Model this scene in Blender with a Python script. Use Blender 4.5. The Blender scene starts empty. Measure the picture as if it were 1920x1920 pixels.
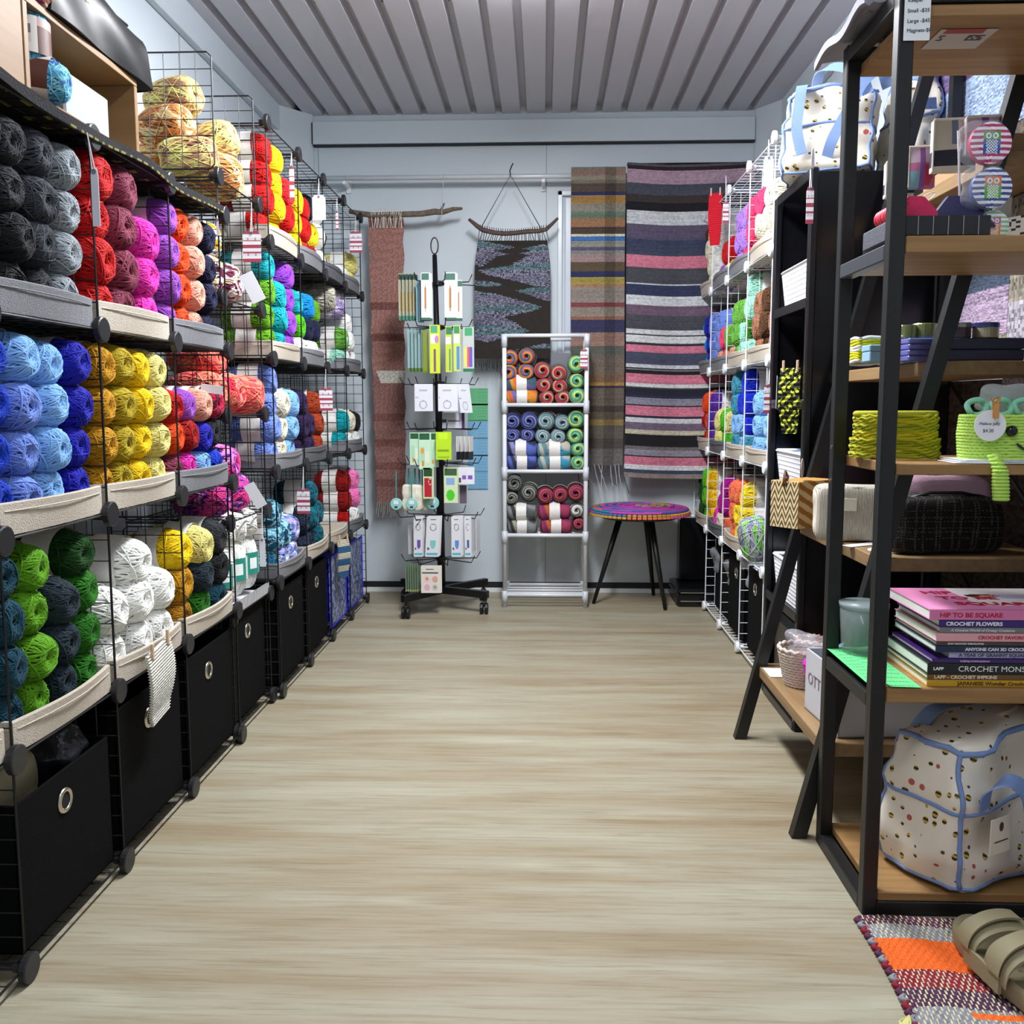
import bpy, math, random
from mathutils import Matrix, Vector
R=random.Random(7)
S=bpy.context.scene
C=S.collection
# ---------------------------------------------------------------- camera
F,CX,CY=1701.2,960.0,938.8
YAW,PIT,ROL=-0.0346,-0.1058,-0.0013
CAM=(0.8631,-1.3968,0.96)
def _ax():
    cy,sy=math.cos(YAW),math.sin(YAW);cp,sp=math.cos(PIT),math.sin(PIT)
    f=Vector((sy*cp,cy*cp,sp)); r0=Vector((cy,-sy,0)); u0=r0.cross(f)
    c,s=math.cos(ROL),math.sin(ROL)
    return c*r0+s*u0, c*u0-s*r0, f
AR,AU,AF=_ax()
cam=bpy.data.cameras.new('camera'); co=bpy.data.objects.new('camera',cam); C.objects.link(co)
cam.sensor_width=36; cam.lens=36*F/1920; cam.shift_y=-(960-CY)/1920; cam.clip_start=.05
co.matrix_world=Matrix(((AR.x,AU.x,-AF.x,CAM[0]),(AR.y,AU.y,-AF.y,CAM[1]),(AR.z,AU.z,-AF.z,CAM[2]),(0,0,0,1)))
S.camera=co
def at(x,y,X=None,Y=None,Z=None):
    d=AR*((x-CX)/F)+AU*((CY-y)/F)+AF
    i,v=(0,X) if X is not None else (1,Y) if Y is not None else (2,Z)
    t=(v-CAM[i])/d[i]
    return Vector(CAM)+d*t
# ---------------------------------------------------------------- light
S.view_settings.view_transform='Standard'; S.view_settings.look='None'; S.view_settings.gamma=1
S.view_settings.exposure=-0.32
w=bpy.data.worlds.new('world'); S.world=w; w.use_nodes=True
w.node_tree.nodes['Background'].inputs[0].default_value=(.86,.93,1,1)
w.node_tree.nodes['Background'].inputs[1].default_value=.42
def area(name,loc,sx,sy,power,col,rot=(0,0,0)):
    l=bpy.data.lights.new(name,'AREA'); l.shape='RECTANGLE'; l.size=sx; l.size_y=sy; l.energy=power; l.color=col
    o=bpy.data.objects.new(name,l); C.objects.link(o); o.location=loc; o.rotation_euler=rot; return o
area('ceiling_lamp_light',(.8,1.15,2.26),.25,1.15,62,(.965,.985,1))
area('ceiling_lamp_light',(.8,-.9,2.26),.25,1.15,11,(.965,.985,1))
# ---------------------------------------------------------------- tags
LABELS={}
def tag(o,label=None,cat=None,group=None,kind=None):
    if label:
        o['label']=label; LABELS.setdefault(label,[]).append(o.name)
    if cat: o['category']=cat
    if group: o['group']=group
    if kind: o['kind']=kind
    return o
def empty(name,loc=(0,0,0),rz=0,label=None,cat=None,group=None):
    o=bpy.data.objects.new(name,None); C.objects.link(o); o.location=loc; o.rotation_euler=(0,0,rz)
    o.empty_display_size=.02
    return tag(o,label,cat,group)
# ---------------------------------------------------------------- materials
def srgb(h):
    if isinstance(h,str):
        h=h.lstrip('#'); v=[int(h[i:i+2],16)/255 for i in (0,2,4)]
    else: v=list(h)[:3]
    return tuple((c/12.92 if c<=.04045 else ((c+.055)/1.055)**2.4) for c in v)
MC={}
def newmat(name):
    m=bpy.data.materials.new(name); m.use_nodes=True
    nt=m.node_tree; b=nt.nodes['Principled BSDF']; return m,nt,b
def N(nt,t,**k):
    n=nt.nodes.new(t)
    for a,v in k.items():
        if a in n.inputs.keys() if hasattr(n.inputs,'keys') else False: n.inputs[a].default_value=v
        else: setattr(n,a,v)
    return n
def mat(col,rough=.6,metal=0,bump=0,bscale=300,name=None,spec=.5,trans=0,alpha=1,emit=0,noise=0):
    key=(col,rough,metal,bump,bscale,trans,alpha,emit,spec,noise)
    if key in MC: return MC[key]
    m,nt,b=newmat(name or 'm_%d'%len(MC)); c=srgb(col)
    b.inputs['Base Color'].default_value=(*c,1); b.inputs['Roughness'].default_value=rough
    b.inputs['Metallic'].default_value=metal; b.inputs['Specular IOR Level'].default_value=spec
    if trans: b.inputs['Transmission Weight'].default_value=trans; b.inputs['IOR'].default_value=1.1
    if alpha<1: b.inputs['Alpha'].default_value=alpha
    if emit: b.inputs['Emission Color'].default_value=(*c,1); b.inputs['Emission Strength'].default_value=emit
    L=nt.links
    if bump or noise:
        tc=nt.nodes.new('ShaderNodeTexCoord'); nz=nt.nodes.new('ShaderNodeTexNoise'); nz.inputs['Scale'].default_value=bscale
        nz.inputs['Detail'].default_value=3; L.new(tc.outputs['Object'],nz.inputs['Vector'])
        if bump:
            bp=nt.nodes.new('ShaderNodeBump'); bp.inputs['Strength'].default_value=bump; bp.inputs['Distance'].default_value=.004
            L.new(nz.outputs[0],bp.inputs['Height']); L.new(bp.outputs[0],b.inputs['Normal'])
        if noise:
            r=nt.nodes.new('ShaderNodeMapRange'); r.inputs[1].default_value=.35; r.inputs[2].default_value=.65
            r.inputs[3].default_value=1-noise; r.inputs[4].default_value=1+noise*.5
            mx=nt.nodes.new('ShaderNodeVectorMath'); mx.operation='SCALE'; mx.inputs[0].default_value=c
            L.new(nz.outputs[0],r.inputs[0]); L.new(r.outputs[0],mx.inputs['Scale']); L.new(mx.outputs[0],b.inputs['Base Color'])
    MC[key]=m; return m
def vcol(name,rough=.85,bump=0,bscale=(400,400,400),sheen=0):
    if name in MC: return MC[name]
    m,nt,b=newmat(name); L=nt.links
    a=nt.nodes.new('ShaderNodeAttribute'); a.attribute_name='Col'
    L.new(a.outputs['Color'],b.inputs['Base Color']); b.inputs['Roughness'].default_value=rough
    if bump:
        tc=nt.nodes.new('ShaderNodeTexCoord'); mp=nt.nodes.new('ShaderNodeMapping'); mp.inputs['Scale'].default_value=bscale
        nz=nt.nodes.new('ShaderNodeTexNoise'); nz.inputs['Scale'].default_value=1
        bp=nt.nodes.new('ShaderNodeBump'); bp.inputs['Strength'].default_value=bump; bp.inputs['Distance'].default_value=.004
        L.new(tc.outputs['Object'],mp.inputs[0]); L.new(mp.outputs[0],nz.inputs['Vector']); L.new(nz.outputs[0],bp.inputs['Height']); L.new(bp.outputs[0],b.inputs['Normal'])
    MC[name]=m; return m
def wood(name,c1,c2,axis=0,rough=.5,sc=(1.2,28,28)):
    if name in MC: return MC[name]
    m,nt,b=newmat(name); L=nt.links
    tc=nt.nodes.new('ShaderNodeTexCoord'); mp=nt.nodes.new('ShaderNodeMapping'); mp.inputs['Scale'].default_value=sc
    nz=nt.nodes.new('ShaderNodeTexNoise'); nz.inputs['Scale'].default_value=1; nz.inputs['Detail'].default_value=6; nz.inputs['Roughness'].default_value=.6; nz.inputs['Distortion'].default_value=.4
    cr=nt.nodes.new('ShaderNodeValToRGB'); cr.color_ramp.elements[0].position=.3; cr.color_ramp.elements[1].position=.7
    cr.color_ramp.elements[0].color=(*srgb(c1),1); cr.color_ramp.elements[1].color=(*srgb(c2),1)
    L.new(tc.outputs['Object'],mp.inputs[0]); L.new(mp.outputs[0],nz.inputs['Vector']); L.new(nz.outputs[0],cr.inputs[0]); L.new(cr.outputs[0],b.inputs['Base Color'])
    b.inputs['Roughness'].default_value=rough; MC[name]=m; return m
# ---------------------------------------------------------------- mesh builder
class MB:
    def __init__(s): s.v=[];s.f=[];s.c=[]     # c: face colours
    def add(s,v,f,col=None):
        o=len(s.v); s.v+= [tuple(p) for p in v]; s.f+=[tuple(i+o for i in q) for q in f]; s.c+=[col]*len(f); return s
    def box(s,a,b,col=None,M=None):
        x0,y0,z0=a;x1,y1,z1=b
        v=[(x0,y0,z0),(x1,y0,z0),(x1,y1,z0),(x0,y1,z0),(x0,y0,z1),(x1,y0,z1),(x1,y1,z1),(x0,y1,z1)]
        if M is not None: v=[M@Vector(p) for p in v]
        return s.add(v,[(0,3,2,1),(4,5,6,7),(0,1,5,4),(1,2,6,5),(2,3,7,6),(3,0,4,7)],col)
    def bbox(s,a,b,r=.003,col=None,M=None):     # box with chamfered edges
        x0,y0,z0=a;x1,y1,z1=b; v=[];ix={}
        for X in (0,1):
            for Y in (0,1):
                for Z in (0,1):
                    P=[(x0,x1)[X],(y0,y1)[Y],(z0,z1)[Z]]; sg=[(1,-1)[X],(1,-1)[Y],(1,-1)[Z]]
                    for k in range(3):
                        q=list(P)
                        for j in range(3):
                            if j!=k: q[j]+=sg[j]*r
                        ix[(X,Y,Z,k)]=len(v); v.append(tuple(q))
        f=[]
        for k in range(3):
            i,j=(k+1)%3,(k+2)%3
            for e in (0,1):
                q=[]
                for (a_,b_) in ((0,0),(1,0),(1,1),(0,1)):
                    c=[0,0,0];c[k]=e;c[i]=a_;c[j]=b_
                    q.append(ix[(*c,k)])
                f.append(tuple(q if e else q[::-1]))
        for k in range(3):       # edges along axis k
            i,j=(k+1)%3,(k+2)%3
            for a_ in (0,1):
                for b_ in (0,1):
                    c0=[0,0,0];c0[i]=a_;c0[j]=b_;c1=list(c0);c1[k]=1
                    q=[ix[(*c0,i)],ix[(*c1,i)],ix[(*c1,j)],ix[(*c0,j)]]
                    f.append(tuple(q if (a_!=b_) else q[::-1]))
        for c in [(a_,b_,d_) for a_ in (0,1) for b_ in (0,1) for d_ in (0,1)]:
            q=[ix[(*c,0)],ix[(*c,1)],ix[(*c,2)]]
            f.append(tuple(q if sum(c)%2 else q[::-1]))
        if M is not None: v=[M@Vector(p) for p in v]
        return s.add(v,f,col)
    def tube(s,pts,r,n=6,col=None,closed=False,cap=True):
        pts=[Vector(p) for p in pts]; m=len(pts); rr=r if isinstance(r,(list,tuple)) else [r]*m
        v=[];f=[];up=None
        for i,p in enumerate(pts):
            if closed: t=pts[(i+1)%m]-pts[i-1]
            else: t=pts[min(i+1,m-1)]-pts[max(i-1,0)]
            if t.length<1e-9: t=Vector((0,0,1))
            t.normalize()
            if up is None:
                up=Vector((0,0,1)) if abs(t.z)<.9 else Vector((1,0,0))
            a=t.cross(up)
            if a.length<1e-6: a=t.orthogonal()
            a.normalize(); b=a.cross(t); up=b
            for k in range(n):
                q=2*math.pi*k/n; v.append(p+(a*math.cos(q)+b*math.sin(q))*rr[i])
        for i in range(m if closed else m-1):
            for k in range(n):
                a=i*n+k;b=i*n+(k+1)%n;c=((i+1)%m)*n
                f.append((a,b,c+(k+1)%n,c+k))
        if not closed and cap:
            f.append(tuple(range(n))[::-1]); f.append(tuple((m-1)*n+k for k in range(n)))
        return s.add(v,f,col)
    def lathe(s,prof,n=24,col=None,M=None,cap=True):
        v=[];f=[];m=len(prof)
        for r,z in prof:
            for k in range(n):
                q=2*math.pi*k/n; v.append(Vector((r*math.cos(q),r*math.sin(q),z)))
        for i in range(m-1):
            for k in range(n): f.append((i*n+k,i*n+(k+1)%n,(i+1)*n+(k+1)%n,(i+1)*n+k))
        if cap: f.append(tuple(range(n))[::-1]); f.append(tuple((m-1)*n+k for k in range(n)))
        if M is not None: v=[M@p for p in v]
        return s.add(v,f,col)
    def grid(s,nu,nv,fp,fc=None,closeu=False):
        v=[fp(i/nu,j/nv) for j in range(nv+1) for i in range(nu+1)]
        o=len(s.v); s.v+=[tuple(p) for p in v]
        for j in range(nv):
            for i in range(nu):
                a=o+j*(nu+1)+i; s.f.append((a,a+1,a+nu+2,a+nu+1))
                s.c.append(fc((i+.5)/nu,(j+.5)/nv) if fc else None)
        return s
    def slab(s,nu,nv,fp,th,fc=None,back=None):   # sheet with thickness; th vector
        T=Vector(th)
        s.grid(nu,nv,lambda u,v:Vector(fp(u,v)),fc)
        s.grid(nu,nv,lambda u,v:Vector(fp(1-u,v))+T,(lambda u,v:fc(1-u,v)) if fc and back is None else (lambda u,v:back))
        for a,n in ((lambda t:(1-t,0),nu),(lambda t:(t,1),nu),(lambda t:(0,t),nv),(lambda t:(1,1-t),nv)):
            s.grid(n,1,lambda t,q,a=a:Vector(fp(*a(t)))+T*q,(lambda t,q,a=a:fc(*[min(.999,max(.001,e)) for e in a(t)])) if fc else None)
        return s
    def build(s,name,m,parent=None,loc=None,smooth=False,rz=None):
        me=bpy.data.meshes.new(name); me.from_pydata([tuple(p) for p in s.v],[],s.f); 
        me.materials.append(m)
        if any(c is not None for c in s.c):
            ca=me.color_attributes.new('Col','FLOAT_COLOR','CORNER'); buf=[]
            for p,c in zip(me.polygons,s.c):
                c=c if c is not None else (.5,.5,.5)
                buf+= [c[0],c[1],c[2],1.]*p.loop_total
            ca.data.foreach_set('color',buf)
        if smooth: me.polygons.foreach_set('use_smooth',[True]*len(me.polygons))
        me.update()
        o=bpy.data.objects.new(name,me); C.objects.link(o)
        if parent is not None: o.parent=parent
        if loc is not None: o.location=loc
        if rz is not None: o.rotation_euler=(0,0,rz)
        return o
def inst(o,parent=None,loc=None,rot=None,scale=None):
    c=o.copy(); C.objects.link(c); c.parent=parent if parent is not None else o.parent
    if loc is not None: c.location=loc
    if rot is not None: c.rotation_euler=rot
    if scale is not None: c.scale=scale
    return c
def sc(h,k=1.):            # sRGB hex -> linear colour
    c=srgb(h); return (c[0]*k,c[1]*k,c[2]*k)
def mixc(a,b,t): return tuple(a[i]*(1-t)+b[i]*t for i in range(3))
def painter(base,items):   # flat printed artwork from rectangles and ellipses (u right, v up, 0..1)
    base=sc(base); its=[(i[:-1],sc(i[-1])) for i in items]
    def f(u,v):
        c=base
        for g,k in its:
            if g[0]=='e':
                if ((u-g[1])/g[3])**2+((v-g[2])/g[4])**2<=1: c=k
            elif g[0]=='g':
                q=((u-g[1])/g[3])**2+((v-g[2])/g[4])**2
                if .62<=q<=1: c=k
            elif g[0]<=u<=g[2] and g[1]<=v<=g[3]: c=k
        return c
    return f
def text(s,size,M,m,parent,name='lettering',ext=.0004,align='LEFT',sx=1.0,bold=0):
    cu=bpy.data.curves.new('t','FONT'); cu.body=s; cu.size=size; cu.extrude=ext; cu.align_x=align; cu.offset=bold; cu.resolution_u=3
    t=bpy.data.objects.new('t',cu); C.objects.link(t)
    bpy.context.view_layer.update()
    me=bpy.data.meshes.new_from_object(t); C.objects.unlink(t); bpy.data.objects.remove(t)
    me.transform(M@Matrix.Diagonal((sx,1,1,1)))
    me.materials.clear(); me.materials.append(m)
    o=bpy.data.objects.new(name,me); C.objects.link(o); o.parent=parent; return o
def frame(o,r,u):   # matrix with text x axis r, y axis u at origin o
    r=Vector(r).normalized(); u=Vector(u).normalized(); n=r.cross(u)
    return Matrix(((r.x,u.x,n.x,o[0]),(r.y,u.y,n.y,o[1]),(r.z,u.z,n.z,o[2]),(0,0,0,1)))
def wob(x,y,z,k=1.): 
    return math.sin(x*k+1.3*math.sin(y*k*.7+2))*math.cos(y*k*1.3+z*k*.9)*.6+math.sin(z*k*1.9+x*k*.5)*.4
def softbox(sx,sy,sz,bul=.1,wr=.004,k=30,n=10,p=3.5,seed=0,col=None):   # stuffed / sagging box, base at z=0
    b=MB(); 
    def face(fn):
        def g(u,v):
            q=Vector(fn(u*2-1,v*2-1))
            l=(abs(q.x)**p+abs(q.y)**p+abs(q.z)**p)**(1/p); q/=l
            q=Vector((q.x*sx/2,q.y*sy/2,q.z*sz/2)); w_=wob(q.x+seed,q.y+seed*.7,q.z,k)*wr
            q+=q.normalized()*w_
            return Vector((q.x,q.y,q.z+sz/2))
        return g
    for fn in (lambda a,c:(a,-1,c),lambda a,c:(-a,1,c),lambda a,c:(1,a,c),lambda a,c:(-1,-a,c),lambda a,c:(a,c,1),lambda a,c:(a,-c,-1)):
        b.grid(n,n,face(fn),col)
    return b

def smooth(pts,n=6):   # Catmull-Rom through points
    P=[Vector(p) for p in pts]; P=[P[0]*2-P[1]]+P+[P[-1]*2-P[-2]]; o=[]
    for i in range(1,len(P)-2):
        a,b,c,d=P[i-1:i+3]
        for k in range(n):
            t=k/n; o.append(.5*((2*b)+(c-a)*t+(2*a-5*b+4*c-d)*t*t+(3*b-a-3*c+d)*t**3))
    o.append(P[-2]); return o
def strap(b,pts,wd,w,n=6,th=.003):   # flat band along a path, wd = width direction
    q=smooth(pts,n); m=len(q)-1; wd=Vector(wd).normalized()
    def f(u,v):
        i=min(int(round(u*m)),m); t=(q[min(i+1,m)]-q[max(i-1,0)]).normalized(); d=(wd-t*wd.dot(t)); d=d.normalized() if d.length>.05 else wd
        return q[i]+d*(v-.5)*w
    nrm=(q[1]-q[0]).cross(wd); nrm=nrm.normalized()*th if nrm.length>0 else Vector((0,th,0))
    b.slab(m,2,f,nrm)
# ================================================================ the room
YB=3.2; XL=-.42; XR=2.0; ZC=2.37; YF=-2.6
wallm=mat('#ccd6dc',.42,bump=.05,bscale=12,name='painted_wall')
def struct(o,label=None): o['kind']='structure'; return o
# floor
m,nt,b=newmat('vinyl_planks'); L=nt.links
tc=nt.nodes.new('ShaderNodeTexCoord')
def ramp(cols):
    r=nt.nodes.new('ShaderNodeValToRGB'); e=r.color_ramp.elements
    while len(e)<len(cols): e.new(.5)
    for k,(p,c) in enumerate(cols): e[k].position=p; e[k].color=(*srgb(c),1)
    return r
mp=nt.nodes.new('ShaderNodeMapping'); mp.inputs['Scale'].default_value=(.8,8,1); L.new(tc.outputs['Object'],mp.inputs[0])
n1=nt.nodes.new('ShaderNodeTexNoise'); n1.inputs['Scale'].default_value=1.3; n1.inputs['Detail'].default_value=5; n1.inputs['Roughness'].default_value=.55; n1.inputs['Distortion'].default_value=.25; L.new(mp.outputs[0],n1.inputs['Vector'])
r1=ramp([(.28,'#89795f'),(.43,'#988d76'),(.56,'#9f9985'),(.72,'#a9a693')]); L.new(n1.outputs[0],r1.inputs[0])
mp2=nt.nodes.new('ShaderNodeMapping'); mp2.inputs['Scale'].default_value=(3.5,95,1); L.new(tc.outputs['Object'],mp2.inputs[0])
n2=nt.nodes.new('ShaderNodeTexNoise'); n2.inputs['Scale'].default_value=1.2; n2.inputs['Detail'].default_value=6; n2.inputs['Roughness'].default_value=.7; n2.inputs['Distortion'].default_value=.6; L.new(mp2.outputs[0],n2.inputs['Vector'])
r2=ramp([(.32,'#d6ccbd'),(.52,'#ffffff')]); L.new(n2.outputs[0],r2.inputs[0])
mx=nt.nodes.new('ShaderNodeMix'); mx.data_type='RGBA'; mx.blend_type='MULTIPLY'; mx.inputs[0].default_value=.8
L.new(r1.outputs[0],mx.inputs[6]); L.new(r2.outputs[0],mx.inputs[7])
mp3=nt.nodes.new('ShaderNodeMapping'); mp3.inputs['Scale'].default_value=(1.6,7,1); mp3.inputs['Location'].default_value=(3.3,1.1,0); L.new(tc.outputs['Object'],mp3.inputs[0])
vo=nt.nodes.new('ShaderNodeTexVoronoi'); vo.inputs['Scale'].default_value=1.; L.new(mp3.outputs[0],vo.inputs['Vector'])
wv=nt.nodes.new('ShaderNodeMath'); wv.operation='MULTIPLY'; wv.inputs[1].default_value=26; L.new(vo.outputs[0],wv.inputs[0])
ws=nt.nodes.new('ShaderNodeMath'); ws.operation='SINE'; L.new(wv.outputs[0],ws.inputs[0])
fd=nt.nodes.new('ShaderNodeMapRange'); fd.inputs[1].default_value=.05; fd.inputs[2].default_value=.38; fd.inputs[3].default_value=.10; fd.inputs[4].default_value=0; L.new(vo.outputs[0],fd.inputs[0])
wm=nt.nodes.new('ShaderNodeMath'); wm.operation='MULTIPLY'; L.new(ws.outputs[0],wm.inputs[0]); L.new(fd.outputs[0],wm.inputs[1])
sb=nt.nodes.new('ShaderNodeMath'); sb.operation='SUBTRACT'; sb.inputs[0].default_value=1; L.new(wm.outputs[0],sb.inputs[1])
vs=nt.nodes.new('ShaderNodeVectorMath'); vs.operation='SCALE'; L.new(mx.outputs[2],vs.inputs[0]); L.new(sb.outputs[0],vs.inputs['Scale'])
L.new(vs.outputs[0],b.inputs['Base Color']); b.inputs['Roughness'].default_value=.42; b.inputs['Specular IOR Level'].default_value=.35
fm=m
struct(MB().box((XL-.05,YF-.6,-.05),(XR+.05,YB+.05,0)).build('floor',fm))
# ceiling: folded steel sheet
b=MB(); prof=[]; x=-.083-.121*3; prof.append((XL-.02,ZC))
while x<XR-.03:
    if x-.022>XL: prof+=[(x-.017,ZC),(x-.012,ZC+.034),(x+.012,ZC+.034),(x+.017,ZC)]
    x+=.121
prof.append((XR+.02,ZC))
b.add([(a,YF,z) for a,z in prof]+[(a,YB,z) for a,z in prof]+[(XL-.02,YF,ZC+.07),(XR+.02,YF,ZC+.07),(XL-.02,YB,ZC+.07),(XR+.02,YB,ZC+.07)],
  [(i,i+1,len(prof)+i+1,len(prof)+i) for i in range(len(prof)-1)]+[(2*len(prof),2*len(prof)+2,2*len(prof)+3,2*len(prof)+1)])
ceil=struct(b.build('ceiling',mat('#c9c7ce',.38,bump=.03,bscale=6,name='ceiling_steel')))
b=MB()
for i in range(1,18,2):
    b.lathe([(.005,0),(.004,-.004),(.0,-.005)],8,M=Matrix.Translation((-.083+.121*(i-2),2.02,ZC+.034)))
b.build('screws',mat('#8b8b90',.5,name='screw'),ceil)
struct(MB().box((XL-.05,YF,0),(XL,YB,ZC+.1)).build('wall_left',wallm))
struct(MB().box((XR,YF,0),(XR+.05,YB,ZC+.1)).build('wall_right',wallm))
wb=struct(MB().box((XL,YB,0),(XR,YB+.05,ZC+.1)).build('wall_back',wallm))
seam=mat('#8d979d',.5,name='seam')
b=MB()
for X in (-.25,.875): b.box((X-.0015,YB-.0015,.02),(X+.0015,YB+.001,2.22))
b.box((-.42+.0,1.9,1.5),(-.4185,1.903,2.26)); b.box((-.42+.0,1.1,1.5),(-.4185,1.103,2.26))
b.build('panel_seams',seam,wb)
# corner posts (chamfered)
def prism(pts,z0,z1,name,m,parent=None):
    n=len(pts); return MB().add([(x,y,z0) for x,y in pts]+[(x,y,z1) for x,y in pts],[tuple(range(n))[::-1],tuple(range(n,2*n))]+[(i,(i+1)%n,n+(i+1)%n,n+i) for i in range(n)]).build(name,m,parent)
struct(prism([(XL,YB),(XL,YB-.2),(XL+.004,YB-.2),(XL+.15,YB-.02),(XL+.15,YB)],0,ZC,'trim_1',wallm))
struct(prism([(XR,YB),(XR-.12,YB),(XR-.12,YB-.02),(XR-.004,YB-.2),(XR,YB-.2)],0,ZC,'trim_2',wallm))
t3=struct(MB().bbox((XL+.152,YB-.035,2.225),(XR-.122,YB,2.335),.003).build('trim_3',wallm))
MB().box((XL+.152,YB-.037,2.219),(XR-.122,YB-.002,2.2245)).box((XL+.146,YB-.03,2.23),(XL+.151,YB-.002,2.33)).build('gap_shade_strip',mat('#2b2f33',.8,name='gap_shade'),t3)  # solid dark strips, shade along the trim edge put into their colour
struct(MB().bbox((XL,YF,2.255),(XL+.03,YB-.15,2.372),.003).build('trim_4',wallm))
struct(MB().bbox((XR-.03,YF,2.255),(XR,YB-.15,2.372),.003).build('trim_5',wallm))
bb=struct(MB().box((XL,YB-.012,.0),(XR,YB,.022)).build('baseboard_back',mat('#dfe3e4',.4,name='skirting')))
MB().box((XL,YB-.006,.0225),(XR,YB,.052)).build('dark_strip',mat('#14161c',.6,name='dark_strip'),bb)
# window behind the woven rugs
wn=struct(MB().bbox((.93,YB-.02,.85),(.955,YB,2.0),.004).bbox((.93,YB-.02,1.975),(1.75,YB,2.0),.004).bbox((1.725,YB-.02,.85),(1.75,YB,1.97),.004).bbox((.93,YB-.02,.85),(1.75,YB,.875),.004).build('window_1',mat('#dfe6ee',.25,name='window_pvc')))
MB().bbox((.965,YB-.035,.885),(1.0,YB-.001,1.965),.006).bbox((1.0,YB-.035,1.93),(1.69,YB-.001,1.965),.006).bbox((1.685,YB-.035,.885),(1.72,YB-.001,1.965),.006).build('sash',mat('#dbe2f0',.2,name='sash_pvc'),wn)
MB().box((1.0,YB-.008,.89),(1.69,YB-.001,1.93)).build('pane',mat('#9fb0bd',.1,name='pane'),wn)
# ceiling lamps
def lamp(y,lab,em):
    t=empty('ceiling_lamp',(.8,y,ZC),0,lab,'lamp')
    MB().bbox((-.06,-.6,-.035),(.06,.6,.0),.008).build('housing',mat('#e8e8ea',.4),t)
    MB().bbox((-.055,-.59,-.085),(.055,.59,-.036),.018).build('diffuser',mat('#f4f7ff',.5,emit=em),t)
lamp(1.15,'long white ceiling lamp over the middle of the aisle',95.)
lamp(-.9,'long white ceiling lamp above the entrance behind the viewer',22.)
# ================================================================ wire cube shelving
U=.36
def wire_mesh(w,h,rf=.0024,rw=.0012,step=.044):   # panel in local XY plane, corner at origin
    b=MB(); q=.012
    b.tube([(q,0,0),(w-q,0,0),(w,q,0),(w,h-q,0),(w-q,h,0),(q,h,0),(0,h-q,0),(0,q,0)],rf,5,closed=True)
    n=round(w/step)
    for i in range(1,n): b.tube([(w*i/n,0,.001),(w*i/n,h,.001)],rw,4,cap=False)
    n=round(h/step)
    for i in range(1,n): b.tube([(0,h*i/n,-.001),(w,h*i/n,-.001)],rw,4,cap=False)
    return b
blk=mat('#101114',.45,name='black_coated_wire'); blkp=mat('#1e1e22',.42,name='black_plastic')
wht=mat('#e9eef4',.35,name='white_coated_wire'); whp=mat('#eef1f4',.4,name='white_plastic')
def connector_mesh(r,t):
    return MB().lathe([(r*.35,-t*1.6),(r*.4,-t*.4),(r*.92,-t*.35),(r,-t*.2),(r,t*.5),(r*.9,t*.62)],20,M=Matrix.Rotation(math.pi/2,4,'Y'))
def shelving(name,label,x,y0,cols,zs,depth,side,wm,km,kr=.025,sx=1,vskip=(),hskip=(),cell=U,topside=None):
    t=empty(name,(x,y0,0),0,label,'shelving')
    dz=zs[1]-zs[0]; H=wire_mesh(depth,cell-.012); V=wire_mesh(depth,dz-.02)
    ho=None; vo=None; kk=None
    for k in range(cols):
        for i,z in enumerate(zs):
            if (k,i) in hskip: continue
            M=Matrix(((-sx,0,0,0),(0,1,0,cell*k+.006),(0,0,1,z),(0,0,0,1)))
            if ho is None: ho=H.build('shelf_panel',wm,t); o=ho
            else: o=inst(ho,t)
            o.location=(0,cell*k+.006,z); o.scale=(-sx,1,1)
    for k in range(cols+1):
        for i in range(len(zs)-1):
            if (k,i) in vskip: continue
            if vo is None: vo=V.build('side_panel',wm,t); o=vo
            else: o=inst(vo,t)
            o.location=(-sx*.0,cell*k,zs[i]+.01); o.rotation_euler=(math.pi/2,0,0); o.scale=(-sx,1,1)
            o.scale=(-sx,(zs[i+1]-zs[i]-.02)/(dz-.02),1)
        for i,z in enumerate(zs):
            if kk is None: kk=connector_mesh(kr,.014).build('connector',km,t,smooth=False); o=kk
            else: o=inst(kk,t)
            o.location=(sx*.004,cell*k,z); 
            if sx<0: o.rotation_euler=(0,0,math.pi)
    return t
Z=[.36*l+.025 for l in range(6)]
shelving('wire_cube_shelving','tall black wire cube shelving nearest on the left, under a wooden crate',0,-.36,4,Z[:5],.345,1,blk,blkp)
shelving('wire_cube_shelving','narrow single column of black wire cubes between the two left shelving runs',-.016,1.09,1,[.025,.36,.63,.93,1.25,1.57],.30,1,blk,blkp,cell=.345)
shelving('wire_cube_shelving','five-high black wire cube shelving at the far left by the back wall',.004,1.48,4,Z,.345,1,blk,blkp)
shelving('wire_cube_shelving','white wire cube shelving along the right wall',1.62,1.70,4,Z,.345,-1,wht,whp,kr=.021,cell=.365,sx=-1)
# upper end panels of the narrow column
for Y,lb in ((1.09,'loose black wire grid panel standing upright behind the pale yellow yarn, nearer one'),(1.435,'loose black wire grid panel standing upright, the farther of two above the narrow cubes')):
    o=wire_mesh(.30,.30).build('wire_grid_panel',blk); o.location=(-.02,Y,1.59); o.rotation_euler=(math.pi/2,0,0); o.scale=(-1,1,1)
    tag(o,lb,'grid panel')
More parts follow.
